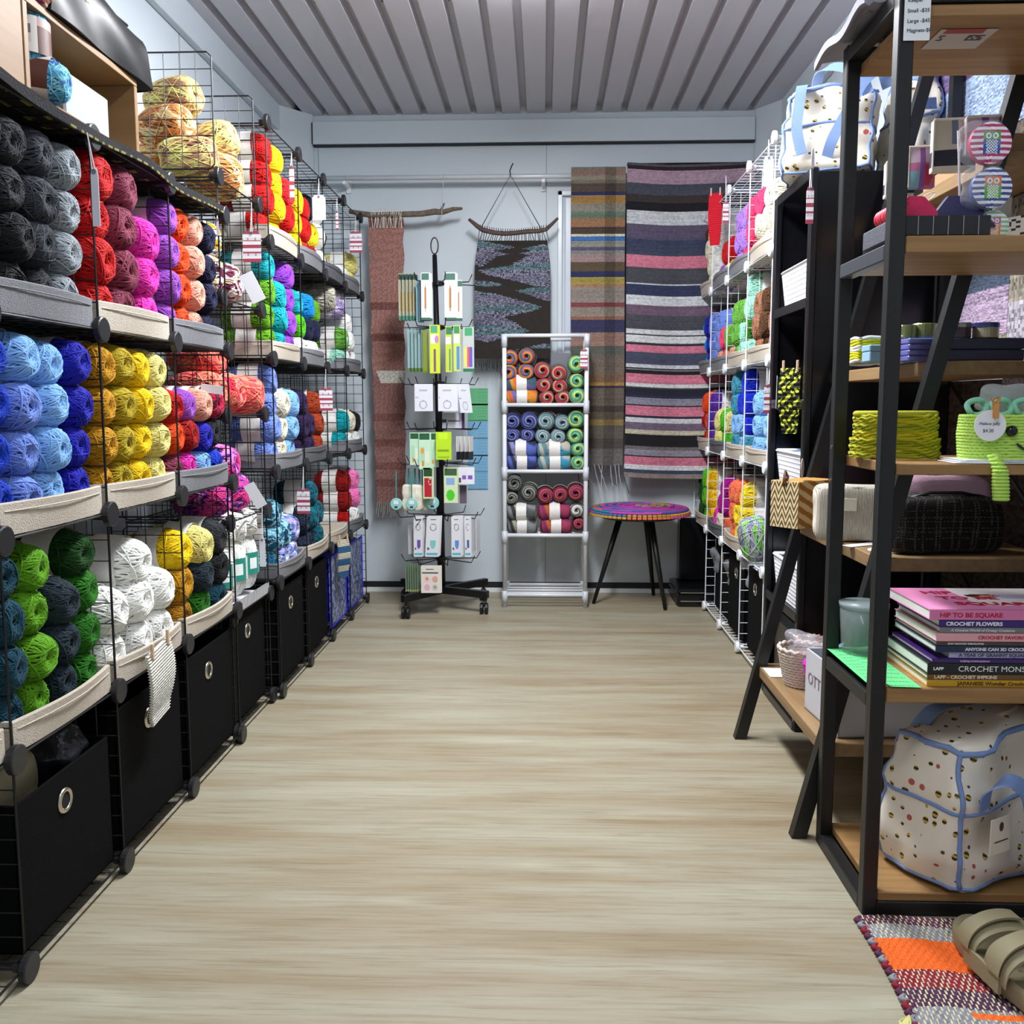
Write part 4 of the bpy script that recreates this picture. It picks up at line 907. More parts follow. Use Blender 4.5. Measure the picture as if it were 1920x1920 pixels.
# ---- ladder shelf contents
# z .215
t=empty('cardboard_box',(1.60,.70,.2165),math.radians(4),'open white cardboard box with blue cloth on the lowest ladder shelf','box')
wb_=mat('#c9cad2',.5,name='white_carton')
b=MB(); W_,D_,H_=.30,.21,.15; x0=-.085
for a,c in (((x0,-D_/2,0),(x0+W_,-D_/2+.004,H_)),((x0,D_/2-.004,0),(x0+W_,D_/2,H_)),((x0,-D_/2,0),(x0+.004,D_/2,H_)),((x0+W_-.004,-D_/2,0),(x0+W_,D_/2,H_)),((x0,-D_/2,0),(x0+W_,D_/2,.004))): b.bbox(a,c,.0008)
b.build('body',wb_,t)
text('OTT',.04,frame((x0-.0006,.085,.07),(0,-1,0),(0,0,1)),mat('#7a6a78',.6),t,'printed_name')
softbox(.16,.16,.07,wr=.014,k=45,n=14).build('blue_cloth',mat('#5d8696',.8),t,(x0+.12,0,.105),smooth=True)
def cbasket(loc,r,h,c,label,c2=None,flare=1.15):
    t=empty('crochet_basket',loc,0,label,'basket'); b=MB(); n=int(h/.0075)
    for j in range(n):
        rr=r*(.82+(flare-.82)*j/n); z0=.004+.0075*j
        b.tube([(rr*math.cos(a),rr*math.sin(a),z0+.0016*math.sin(26*a+j*math.pi)) for a in [2*math.pi*i/104 for i in range(104)]],.0046,5,closed=True,col=sc(c2) if (c2 and j<2) else sc(c))
    b.lathe([(.0,.002),(r*.84,.002),(r*.84,.006),(.0,.006)],24,cap=False,col=sc(c)); b.build('crochet_wall',vcol('yarn_knit',.9,.4),t,smooth=True)
    MB().tube([(r*flare*math.cos(a),r*flare*math.sin(a),h+.003+.003*math.sin(18*a)) for a in [2*math.pi*i/72 for i in range(72)]],.005,6,closed=True,col=sc(c)).build('rim',vcol('yarn_knit',.9,.4),t,smooth=True)
    return t
cbasket((1.555,.985,.217),.055,.095,'#cfc0b6','cream crocheted basket on the lowest ladder shelf')
cbasket((1.615,1.115,.217),.035,.085,'#b07f6c','small brown crocheted basket behind the cream one')
cbasket((1.575,.865,.217),.042,.085,'#d61fb8','hot pink crocheted basket beside the white box',c2='#b98a70')
tag(softbox(.11,.11,.075,wr=.018,k=60,n=16,p=2.4).build('plastic_bag',mat('#d9d6de',.06,alpha=.3,bump=.9,bscale=50,name='clear_film2'),None,(1.565,.975,.285),smooth=True),'clear cellophane bag standing in the cream crochet basket','plastic bag')
tag(MB().bbox((0,0,0),(.05,.085,.0008),.0002).build('price_card',mat('#dfe1e4',.6),None,(1.485,1.045,.2165)),'blank white price card lying at the far corner of the lowest shelf','card')
# z .63
def chev(u,v):
    q=(v*6+abs(((u*3.5)%1)-.5)*2.8)%1
    return sc('#e3cf9c') if q<.5 else sc('#5b4a38')
t=empty('chevron_box',(1.505,1.03,.6315),math.radians(38),'cream and brown chevron gift box on the middle ladder shelf','box')
b=MB(); b.bbox((0,-.045,0),(.16,.045,.125),.001); b.build('carton',mat('#b88c4c',.5),t)
MB().grid(84,110,lambda u,v:(-.0008,.044-.088*u,.001+.123*v),chev).build('chevron_front',prn,t)
MB().grid(40,60,lambda u,v:(.001+.158*u,-.0458,.001+.123*v),lambda u,v:sc('#ddc894') if ((v*4+u*2.4)%1)<.5 else sc('#a8752e')).build('striped_side',prn,t)
MB().tube([(-.005,.0,.11),(-.002,.0,.14),(.008,.006,.15),(.012,.0,.135),(-.003,-.004,.118)],.004,6).build('tassel',mat('#6b4a34',.8),t,smooth=True)
t=empty('corduroy_pouch',(1.615,.815,.6315),math.radians(-10),'cream corduroy zip pouch on the middle ladder shelf','pouch')
m_,nt,bb_=newmat('corduroy'); tc=nt.nodes.new('ShaderNodeTexCoord'); wv=nt.nodes.new('ShaderNodeTexWave'); wv.inputs['Scale'].default_value=90; wv.bands_direction='X'; bp=nt.nodes.new('ShaderNodeBump'); bp.inputs['Strength'].default_value=.8; bp.inputs['Distance'].default_value=.003
nt.links.new(tc.outputs['Object'],wv.inputs['Vector']); nt.links.new(wv.outputs[1],bp.inputs['Height']); nt.links.new(bp.outputs[0],bb_.inputs['Normal']); bb_.inputs['Base Color'].default_value=(*srgb('#cfc8b8'),1); bb_.inputs['Roughness'].default_value=.85
softbox(.185,.09,.135,wr=.002,k=30,n=14,p=7).build('body',m_,t,smooth=True)
MB().bbox((-.04,-.0475,.075),(.0,-.046,.105),.0005).build('woven_label',mat('#ded9c6',.7),t)
MB().tube([(-.085,-.03,.127),(.0,-.04,.131),(.085,-.03,.127)],.002,6).build('zip_seam',mat('#a8a294',.7),t)
t=empty('tweed_bag',(1.752,.655,.6315),math.radians(3),'black tweed zip bag with pale check threads on the middle ladder shelf','bag')
def tw(u,v):
    g=lambda q:min(abs(((q*9)%1)-.2),abs(((q*9)%1)-.55))
    return sc('#5a564e') if (g(u)<.035 or g(v*.62)<.035) and math.sin(u*170+v*130)>-.2 else sc('#0c0b0d')
softbox(.25,.12,.128,wr=.004,k=30,n=60,p=6,col=tw).build('body',vcol('tweed',.95,.9,(500,500,500)),t,smooth=True)
MB().tube([(-.1,-.03,.118),(-.04,-.035,.134),(.03,-.035,.134),(.1,-.03,.118)],.004,6).build('handle',mat('#15110f',.4),t,smooth=True)
MB().tube([(-.12,-.05,.112),(0,-.057,.116),(.12,-.05,.112)],.0022,6).build('zip',mat('#45454c',.4),t)
tag(softbox(.26,.10,.16,wr=.006,k=35,n=14,p=5).build('pink_pouch',mat('#c9a3b4',.8,bump=.3,bscale=200),None,(1.80,.81,.6315),smooth=True),'dusty pink quilted pouch behind the black tweed bag','pouch')
for i,(x,y,r_) in enumerate(((1.61,.655,.032),)): tag(MB().lathe([(0,0),(.038,0),(.038,.001),(0,.001)],32,cap=False).build('round_tag',mat('#e6e6ea',.6),None,(1.635,.655,.6308)),'round white swing tag lying on the middle ladder shelf','tag')
tag(MB().bbox((0,0,0),(.12,.03,.0012),.0003).build('price_card',mat('#e2e3e6',.6),None,(1.575,.70,.6308),rz=.5),'long white card lying in front of the corduroy pouch','card')
tag(MB().bbox((0,0,0),(.16,.12,.028),.001).bbox((.01,.0,.0285),(.15,.11,.05),.001).build('storage_box',mat('#5b2a22',.4),None,(1.66,1.02,.6312)),'dark red-brown box at the back of the middle ladder shelf','box')
# z 1.05
t=empty('folded_blanket',(1.735,.60,1.0515),0,'x','x'); bpy.data.objects.remove(t)
b=MB(); 
t=empty('folded_scarf',(at(1632,690,Y=.76).x,.76,1.052),math.radians(-4),'yellow and white striped knitted scarf folded on the fourth ladder shelf','scarf')
for j in range(9):
    c=sc('#c8c80e') if j%5 in (1,2,3) and j<8 else sc('#dadada')
    b.tube([(-.04+.085*(i/20)+(.004 if j%2 else 0),0,0) for i in range(1)]+[( .055*math.copysign(abs(math.cos(a))**.5,math.cos(a)),.09*math.copysign(abs(math.sin(a))**.5,math.sin(a)),.004+.0062*j+.0016*math.sin(7*a+j)) for a in [2*math.pi*i/60 for i in range(60)]][0:60],.0042,6,closed=True,col=c)
    b.grid(2,2,lambda u,v:(-.05+.1*u,-.085+.17*v,.006+.0062*j),lambda u,v,c=c:c)
b.build('knit',vcol('yarn_knit',.9,.4),t,smooth=True)
def tin(x,y,z,r,h,c,lid,label,g=None,sq=False):
    t=empty('tin',(x,y,z),0,label,'tin',g)
    MB().lathe([(r*.97,0),(r,.002),(r,h*.7)],26).build('body',mat(c,.3,metal=.2),t,smooth=False)
    MB().lathe([(r*1.03,h*.68),(r*1.04,h*.97),(r*.98,h),(.0,h)],26).build('lid',mat(lid,.25,metal=.5),t,smooth=False); return t
tag(MB().bbox((0,0,0),(.05,.05,.022),.002).bbox((-.001,-.001,.0222),(.051,.051,.036),.002).build('small_box',mat('#8db4d2',.5),None,(at(1640,688,Y=.62).x-.015,.61,1.0512)),'small light blue lidded box beside the striped scarf','box')
for i in range(4): tag(MB().bbox((0,0,0),(.075,.05,.0118),.0025).build('slim_tin',mat('#6f6fb4',.3,metal=.2),None,(at(1702,685,Y=.60).x,.60,1.0512+.0124*i)),'slim violet tin, '+['lowest','second up','third up','topmost'][i]+' of the four at the shelf edge','tin','violet slim tins')
for i in range(2): tag(MB().bbox((0,0,0),(.17,.055,.0235),.002).build('long_box',mat('#2f2f4e',.5),None,(at(1768,680,Y=.585).x,.585,1.0512+.0242*i)),'long navy box on the fourth ladder shelf, '+['lower','upper'][i]+' of two','box','long navy boxes')
tin(at(1696,640,Y=.72).x,.72,1.0512,.024,.085,'#6aa0b0','#7f8a58','teal tin with olive lid behind the slim violet tins, left one'); tin(at(1732,640,Y=.73).x,.73,1.0512,.026,.09,'#5d93ad','#7f8a58','teal tin with olive lid behind the slim violet tins, right one')
tin(at(1798,620,Y=.61).x,.61,1.1,.024,.032,'#4a3b48','#9b9b9e','round dark patterned tin with silver lid on the navy boxes'); tin(at(1848,620,Y=.61).x,.61,1.1,.026,.032,'#b0a890','#4a4f86','round tin with blue lid on the navy boxes')
# z 1.475 ladder: pouches and cardboard
t=MB().bbox((0,0,0),(.14,.42,.04),.002).build('cardboard_box',mat('#a4835f',.7,bump=.2,bscale=80,name='kraft_board'),None,(1.82,.58,1.4765)); tag(t,'long flat kraft cardboard box on the highest ladder shelf','box')
def bpouch(px,py,Y,w,h,label,flw=0):
    p=at(px,py,Y=Y); t=empty('fabric_pouch',p,math.radians(-6),label,'pouch')
    def f(u,v):
        if flw:
            if .42<u<.58: return sc('#8a4fa0')
            if ((u-.7)/.2)**2+((v-.3)/.25)**2<1: return sc('#c22a48')
            if u<.4 and v<.4: return sc('#7aa7b8')
            return sc('#cbb3c8') if v>.6 else sc('#b86a94')
        if v<.1 or (.42<v<.52): return sc('#ddd6c4')
        if .12<v<.42: return sc('#232338')
        if .38<u<.56: return sc('#6f8296')
        return sc('#d8d1bd')
    MB().slab(20,20,lambda u,v:(w*u,-.008*math.sin(math.pi*u)*math.sin(math.pi*v),h*v),(0,.022,0),f).build('body',prn,t,smooth=False)
    MB().tube([(0,.0,h),(w,0,h)],.0028,6).tube([(0,0,0),(0,0,h)],.002,6).build('binding',mat('#e6e1d2',.7),t); return t
bpouch(1748,322,.60,.085,.105,'cream and navy pouch with a bee on the upper ladder shelf')
bpouch(1702,352,.66,.055,.085,'floral pouch in purple and red leaning beside the bee pouch',1)
bpouch(1660,370,.70,.06,.075,'small cream and navy pouch partly behind the rack post')
bpouch(1810,290,.57,.07,.075,'purple pouch with red tassels behind the pink owl',1)
# ---- things on the right wall
def rugcol(bands,plaid=None,speck=.25,seed=0):
    rr=random.Random(seed); nz=[rr.uniform(-1,1) for _ in range(997)]
    def f(u,v):
        y=1-v; c=bands[-1][1]
        for y1,cc in bands:
            if y<=y1: c=cc; break
        c=sc(c); k=1+speck*nz[(int(u*160)*31+int(v*420)*17)%997]*.9+speck*.5*nz[int(v*420)%997]
        if plaid and plaid[0]<u<plaid[1]: k*=plaid[2]
        return (c[0]*k,c[1]*k,c[2]*k)
    return f
rugm=vcol('woven_rug',.95,.8,(260,260,700))
def wallrug(y0,y1,z0,z1,bands,label,x=1.985,seed=0,name='woven_rug'):
    o=MB().slab(60,110,lambda u,v:(x-.006-.004*math.sin(u*9),y1-(y1-y0)*u,z0+(z1-z0)*v),(.006,0,0),rugcol(bands,None,.55,seed)).build(name,rugm); tag(o,label,'rug'); return o
wallrug(.80,1.36,1.62,2.0,[(.25,'#b9a79a'),(.5,'#6b5a86'),(1,'#8ea0c0')],'violet and pale blue chenille rug hanging on the right wall',seed=3)
wallrug(.36,.87,1.0,2.0,[(.2,'#6b6058'),(.55,'#4e463f'),(.8,'#8a8476'),(1,'#a6a2ae')],'dark shaggy rug hanging on the right wall nearer the viewer',seed=4)
wallrug(.86,1.5,1.06,1.40,[(.12,'#b8a98c'),(.45,'#3f4c60'),(.8,'#a592ac'),(1,'#8e886e')],'slate and lilac knitted rug on the right wall behind the tins',seed=5)
wallrug(.36,1.195,.02,1.02,[(.3,'#4a3f3a'),(.6,'#3c3430'),(1,'#54493f')],'dark brown woven rug on the right wall behind the lower shelves',seed=6)
# ================================================================ back wall group
rodm=mat('#d5d9de',.3,metal=.1,name='painted_rod')
t=empty('hanging_rod',(0,YB-.10,2.048),0,'thin white rod on brackets along the back wall','rod')
MB().tube([(-.23,0,0),(1.83,0,.0)],.0125,12).build('rod',rodm,t,smooth=True)
for X in (.86,-.1,1.7): MB().bbox((X-.008,-.014,-.03),(X+.008,.092,-.014),.001).bbox((X-.011,.088,-.05),(X+.011,.098,.03),.001).build('bracket',mat('#eef0f2',.4),t)
YR=YB-.125
stripes=[]
def V1(l,y0=300,s=5.647): return [((y0+v/s),c) for v,c in l]
sb=V1([(85,'#55555c'),(130,'#2e1c26'),(270,'#a98d9d'),(380,'#474a58'),(450,'#3a3030'),(540,'#16131a'),(680,'#c5c9cc'),(830,'#574f66'),(930,'#39415a'),(940,'#c9ccd4'),(998,'#3b4257'),(1130,'#c9768a'),(1290,'#474750'),(1300,'#c5c8d0'),(1420,'#2f3654'),(1510,'#c9cdd0'),(1620,'#6b5669'),(1770,'#46474f'),(1820,'#d0d2d4'),(1838,'#26262e'),(1905,'#cdd0d0')])+V1([(240,'#2c2c36'),(315,'#c87388'),(435,'#41455a'),(480,'#c9ccd2'),(490,'#26262e'),(510,'#76787c'),(540,'#1a171c'),(640,'#c9768b'),(680,'#ccd0d0'),(700,'#4c4a48'),(765,'#1b1e2e'),(771,'#8b8d9a'),(800,'#242842'),(870,'#80808f'),(885,'#1e1c26'),(985,'#c9768b'),(1005,'#2a2c40'),(1055,'#cbcdd2'),(1130,'#6a5a70'),(1185,'#b8b29c'),(1245,'#121014'),(1250,'#4a4a50'),(1310,'#121014'),(1350,'#6a6464'),(1410,'#84828e'),(1430,'#221c26'),(1520,'#c8758a'),(1560,'#cfd2d4'),(1600,'#3a4058'),(1640,'#857a72')],600)
lr=V1([(240,'#7b7d70'),(300,'#8d7268'),(350,'#8f8876'),(390,'#7c756a'),(480,'#574a40'),(522,'#30345c'),(610,'#a07c48'),(700,'#8b887c'),(760,'#637a68'),(870,'#946f52'),(940,'#4a3c34'),(968,'#d2d0b4'),(1022,'#3f6fae'),(1090,'#8c8a7e'),(1120,'#5a5674'),(1180,'#8b8682'),(1250,'#9a8280'),(1350,'#5a4c3a'),(1420,'#2c3058'),(1490,'#a09048'),(1540,'#a07a60'),(1700,'#8a8078'),(1750,'#7a3e42'),(1860,'#8e8478'),(1900,'#8a5e4e')],280,6)+V1([(110,'#343456'),(250,'#947468'),(350,'#5a5e56'),(560,'#6e6258'),(640,'#7a5e4a'),(680,'#a07a40'),(700,'#2e2c42'),(900,'#645a50'),(960,'#443c36'),(1040,'#5e5446'),(1100,'#8a7444'),(1250,'#5f574f'),(1350,'#4d4740'),(1500,'#6c6864')],600)
def pxbands(l,py0,py1): return [((y-py0)/(py1-py0),c) for y,c in l]
# striped rug
A=at(1176,311,Y=YR); Bq=at(1400,309,Y=YR); D=at(1172,893,Y=YR)
def hangrug(name,x0,x1,z0,z1,bands,label,wave,plaid,seed,nu=60,nv=260,parent=None):
    fc=rugcol(bands,plaid,.22,seed)
    b=MB(); zt=YR
    b.slab(nu,nv,lambda u,v:(x0+(x1-x0)*u+.006*(1-v)*math.sin(v*5)-.012*(1-v)*(0),YR-.016-wave*math.sin(u*11+v*1.5)*(.3+.7*(1-v)),z0+(z1-z0)*v-.012*math.sin(math.pi*min(1,u*1.05))*(1 if wave>.006 else 0)),(0,.005,0),fc)
    o=b.build(name,rugm,parent); return o
o=hangrug('striped_rug',A.x,A.x+.60,D.z,A.z+.012,pxbands(sb,311,893),'',.012,(.28,.42,.93),11); tag(o,'pink, navy, white and black striped woven rug on the back wall','rug')
MB().grid(60,6,lambda u,v:(A.x+.6*u,YR-.016+.13*v*.3,A.z+.005+.008*math.sin(math.pi*v)),lambda u,v:sc('#4a4048')).build('folded_top',rugm,o)
A2=at(1071,315,Y=YR); D2=at(1110,872,Y=YR)
o2=hangrug('rag_rug',A2.x,at(1173,315,Y=YR).x,D2.z,A2.z,pxbands(lr,315,872),'',.004,(.62,.82,.62),12,40); tag(o2,'narrow muted rag rug with thin stripes hanging behind the white rack','rug')
for i in range(13):
    x=A2.x+.02+.02*i; b=MB(); rr=random.Random(i)
    b.tube([(x,YR-.016,D2.z+.004),(x+rr.uniform(-.02,.03),YR-.02,D2.z-.05),(x+rr.uniform(-.03,.04)+.015,YR-.03,D2.z-rr.uniform(.09,.16))],.0018,4,col=sc('#b9bcbe') if i%4 else sc('#35535c')); b.build('fringe',vcol('yarn_knit',.9,.4),o2)
# tapestry on curved driftwood
TY=YR-.01
def wp(x,y): return at(x,y,Y=TY)
t=empty('mountain_weaving',wp(957,410),0,'dark brown weaving with lavender and teal zigzag shapes on a curved stick','wall hanging'); O=Vector(t.location)
bark=mat('#5e4c44',.85,bump=.8,bscale=70,noise=.25,name='driftwood_dark'); barkl=mat('#8f7d66',.85,bump=.7,bscale=60,noise=.3,name='driftwood_pale')
MB().tube([wp(x,y)-O for x,y in ((879,411),(895,424),(905,431),(925,436),(945,438),(965,437),(990,434),(1012,433),(1024,430),(1036,419),(1046,409))],[.007,.011,.012,.011,.011,.011,.011,.0105,.010,.008,.006],8).build('curved_stick',bark,t,smooth=True)
blackc=mat('#22201f',.8)
MB().tube([wp(903,425)-O,wp(957,328)-O+Vector((0,.0,0)),wp(1014,428)-O],.0022,5).tube([wp(957,328)-O,wp(956,320)-O,wp(959,312)-O,wp(962,306)-O],.003,5).build('hanging_cord',blackc,t)
b=MB()
for i in range(30):
    x=901+123*i/29; yt=430+8*math.sin(math.pi*(i/29)**.9); b.tube([wp(x,yt-8)-O+Vector((0,-.012,0)),wp(x+R.uniform(-2,2),yt+3)-O+Vector((0,-.006,0)),wp(895+133*i/29+R.uniform(-2,2),452)-O],.0016,4)
b.build('warp_loops',blackc,t)
def poly(pts): 
    def inside(x,y):
        c=False; n=len(pts)
        for i in range(n):
            x1,y1=pts[i];x2,y2=pts[(i+1)%n]
            if (y1>y)!=(y2>y) and x<(x2-x1)*(y-y1)/(y2-y1)+x1: c=not c
        return c
    return inside
def cv(l): return [(860+a/6,280+b_/6) for a,b_ in l]
shp=[poly(cv(q)) for q in ([(150,1020),(420,1060),(650,1100),(400,1140),(570,1180),(420,1200),(250,1320),(150,1300)],[(1040,1060),(800,1100),(720,1115),(830,1140),(690,1170),(800,1190),(700,1240),(560,1310),(230,1355),(290,1400),(400,1430),(640,1480),(860,1540),(1040,1560)],[(150,1470),(380,1490),(500,1520),(380,1545),(150,1530)],[(640,1590),(800,1560),(1040,1540),(1040,1710),(900,1680),(800,1640)],[(150,1590),(400,1620),(620,1680),(800,1730),(930,1770),(860,1810),(700,1850),(500,1890),(600,1930),(790,2050),(560,2100),(330,2170),(150,2130)],[(620,2260),(980,2180),(1040,2200),(1040,2240),(800,2240)])]
rr=random.Random(5); nz=[rr.random() for _ in range(1009)]
x0_,x1_,y0_,y1_=890,1032,451,672
def tcol(u,v):
    x=x0_+(x1_-x0_)*u; y=y1_+(y0_-y1_)*v; k=nz[(int(u*75)*37+int(v*190)*71)%1009]
    jx=x+3*math.sin(y*1.7); 
    if any(s(jx,y) for s in shp):
        q=math.sin(y*.16)+.6*math.sin(y*.41+x*.02)
        a='#7e7a92' if q>.4 else '#5f8084' if q<-.6 else '#4e4a72' if k<.35 else '#8c8c9c'
        c=sc(a); return tuple(e*(.3+1.3*k*k) for e in c)
    c=sc('#2d2723'); return tuple(e*(.85+.3*k) for e in c)
b=MB(); b.slab(110,190,lambda u,v:wp(x0_+(x1_-x0_)*u+(3 if False else 0)+((6*(max(0,v-.75)*4)**1.5)*(1-2*u)),y1_+(y0_-y1_)*v)-O+Vector((0,.004*math.sin(u*5),0)),(0,.006,0),tcol); b.build('weaving',vcol('tapestry',.95,.9,(300,300,500)),t)
b=MB()
for i in range(34):
    x=893+136*i/33; b.tube([wp(x,671)-O,wp(x+R.uniform(-3,3),692+R.uniform(-6,5))-O],.0016,4)
b.build('fringe',blackc,t)
# pink weaving on driftwood
t=empty('pink_weaving',wp(725,400),0,'long dusty pink woven strip with a cream patch hanging from driftwood','wall hanging'); O=Vector(t.location)
b=MB(); pts=[(655,396,.010),(672,400,.013),(700,404,.014),(730,403,.015),(760,402,.014),(790,401,.014),(815,397,.015),(830,398,.013),(850,392,.010),(867,391,.006)]
b.tube([wp(x,y)-O for x,y,_ in pts],[r_ for _,_,r_ in pts],9).tube([wp(826,396)-O,wp(833,381)-O],[.007,.004],6)
b.build('driftwood_branch',mat('#6f6256',.85,bump=.9,bscale=60,noise=.35,name='driftwood_grey'),t,smooth=True)
MB().tube([wp(832,325)-O+Vector((0,0,0)),wp(829,405)-O+Vector((0,-.018,0))],.0012,4).tube([wp(649,325)-O,wp(660,400)-O],.0012,4).build('cord',mat('#c9c9c6',.7),t)
b=MB()
for i in range(20):
    x=696+57*i/19; b.tube([wp(x,393)-O+Vector((0,-.015,.0)),wp(x+R.uniform(-1,3),400)-O+Vector((0,-.017,0)),wp(x+R.uniform(-3,3),408)-O+Vector((0,-.008,0)),wp(x+R.uniform(-3,3),428)-O+Vector((0,-.006,0))],.0017,4)
b.build('warp_strings',mat('#d6cfc4',.8),t)
rr=random.Random(9); nz2=[rr.random() for _ in range(1009)]
def pcol(u,v):
    k=nz2[(int(u*60)*37+int(v*300)*71)%1009]; y=1-v
    c=sc('#9c6f66') if y<.55 else sc('#86605a')
    if any(abs(y-q)<.012 for q in (.02,.31,.42,.70,.79,.87,.93)): c=sc('#6e4640'); k*=1.4
    if .535<y<.58 and u>.12 and (u-.1)>(y-.535)*6*(.6): c=sc('#c9c6ba')
    return tuple(e*(.6+.85*k) for e in c)
b=MB(); b.slab(60,300,lambda u,v:(lambda p:p-O)(at(690+16*(1-v)+(66-11*(1-v)**1.0)*u+1.2*math.sin(v*60)*(1 if u<.02 or u>.98 else 0)+(1-v)*0,943+(408-943)*v,Y=TY))+Vector((0,.003*math.sin(v*40),0)),(0,.008,0),pcol); b.build('woven_strip',vcol('pink_weave',.95,.9,(350,350,350)),t)
b=MB()
for i in range(16):
    x=708+54*i/15; b.tube([wp(x,942)-O,wp(x+R.uniform(-3,3),965+R.uniform(-6,6))-O],.0014,4)
b.build('fringe',mat('#b9aaa2',.8),t)
# printed sheets on the wall
for i,(y0p,c) in enumerate(((728,'#62b57e'),(757,'#62b57e'),(790,'#7db4d6'),(823,'#7db4d6'),(853,'#7db4d6'),(885,'#7db4d6'))):
    a=at(877,y0p,Y=YB-.003); d=at(915,y0p+(32 if i<5 else 33),Y=YB-.003)
    cc=sc(c); f=lambda u,v,cc=cc:(cc[0]*.75,cc[1]*.8,cc[2]*.85) if (int(v*18)%3==1 and .5<u<.92) else ((cc[0]*.4,cc[1]*.5,cc[2]*.5) if v<.05 else cc)
    tag(MB().slab(14,22,lambda u,v:(a.x+(d.x-a.x)*u,YB-.003,d.z+(a.z-d.z)*v),(0,.0012,0),f).build('wall_notice',prn),('green' if i<2 else 'blue')+' printed notice on the back wall, '+['topmost','second from top','third from top','fourth from top','second from bottom','lowest'][i]+' in the column','paper','printed notices in a column')
# ================================================================ white tube rack with yarn cakes
py0,py1=2.84,3.09; pxa,pxb=.682,1.062
t=empty('tube_rack',(pxa,py0,0),0,'narrow white tube rack with yarn cakes standing against the back wall','shelf')
wt=mat('#dfe3ea',.3,name='white_tube'); zsh=[.06,.345,.648,.957]
for X in (0,pxb-pxa):
    for Y in (0,py1-py0):
        MB().tube([(X,Y,0),(X,Y,1.275)],.0105,10).build('upright',wt,t,smooth=True)
        for z in zsh+[1.262]: MB().tube([(X,Y,z-.04),(X,Y,z+.02)],.0145,10).build('joint_sleeve',mat('#c9ced6',.35),t,smooth=True)
for z in zsh+[1.275]:
    for Y in (0,py1-py0): MB().tube([(0,Y,z),(pxb-pxa,Y,z)],.009,8).build('rail',wt,t,smooth=True)
    for X in (0,pxb-pxa): MB().tube([(X,0,z),(X,py1-py0,z)],.008,8).build('side_rail',wt,t,smooth=True)
    if z<1.2:
        for q in ((.06,.12,.18) if z<.1 else (.05,.1,.15,.2)): MB().tube([(0,q,z-.002),(pxb-pxa,q,z-.002)],.006,6).build('shelf_tube',wt,t,smooth=True)
MB().box((.012,py1-py0+.012,.66),(pxb-pxa-.012,py1-py0+.016,1.21)).build('grey_backing',mat('#7d8087',.7),t)
def cake_material():
    m,nt,b=newmat('yarn_cake'); L=nt.links
    def oa(n): a=nt.nodes.new('ShaderNodeAttribute'); a.attribute_type='OBJECT'; a.attribute_name=n; return a
    A_=[oa('c1'),oa('c2'),oa('c3'),oa('c4')]; oi=nt.nodes.new('ShaderNodeObjectInfo'); tc=nt.nodes.new('ShaderNodeTexCoord')
    s=nt.nodes.new('ShaderNodeSeparateXYZ'); L.new(tc.outputs['Object'],s.inputs[0])
    def M_(op,a,b_=None,v=None):
        n=nt.nodes.new('ShaderNodeMath'); n.operation=op; L.new(a,n.inputs[0])
        if b_ is not None: L.new(b_,n.inputs[1])
        if v is not None: n.inputs[1].default_value=v
        return n.outputs[0]
    r2=M_('SQRT',M_('ADD',M_('MULTIPLY',s.outputs[1],s.outputs[1]),M_('MULTIPLY',s.outputs[2],s.outputs[2])))
    at_=M_('ARCTAN2',s.outputs[1],s.outputs[2])
    q=M_('ADD',M_('MULTIPLY',r2,v=42),M_('MULTIPLY',at_,v=.16)); q=M_('ADD',q,M_('MULTIPLY',s.outputs[0],v=9)); q=M_('ADD',q,M_('MULTIPLY',oi.outputs['Random'],v=5))
    fr=M_('FRACT',q); 
    cur=A_[0].outputs['Color']
    for k,(lo,hi) in enumerate(((.2,.27),(.45,.52),(.7,.77))):
        mr=nt.nodes.new('ShaderNodeMapRange'); mr.inputs[1].default_value=lo; mr.inputs[2].default_value=hi; L.new(fr,mr.inputs[0])
        mx=nt.nodes.new('ShaderNodeMix'); mx.data_type='RGBA'; L.new(mr.outputs[0],mx.inputs[0]); L.new(cur,mx.inputs[6]); L.new(A_[k+1].outputs['Color'],mx.inputs[7]); cur=mx.outputs[2]
    va=nt.nodes.new('ShaderNodeAttribute'); va.attribute_name='Col'; vm=nt.nodes.new('ShaderNodeVectorMath'); vm.operation='MULTIPLY'; L.new(cur,vm.inputs[0]); L.new(va.outputs['Vector'],vm.inputs[1])
    L.new(vm.outputs[0],b.inputs['Base Color']); b.inputs['Roughness'].default_value=.8
    return m
KM=cake_material()
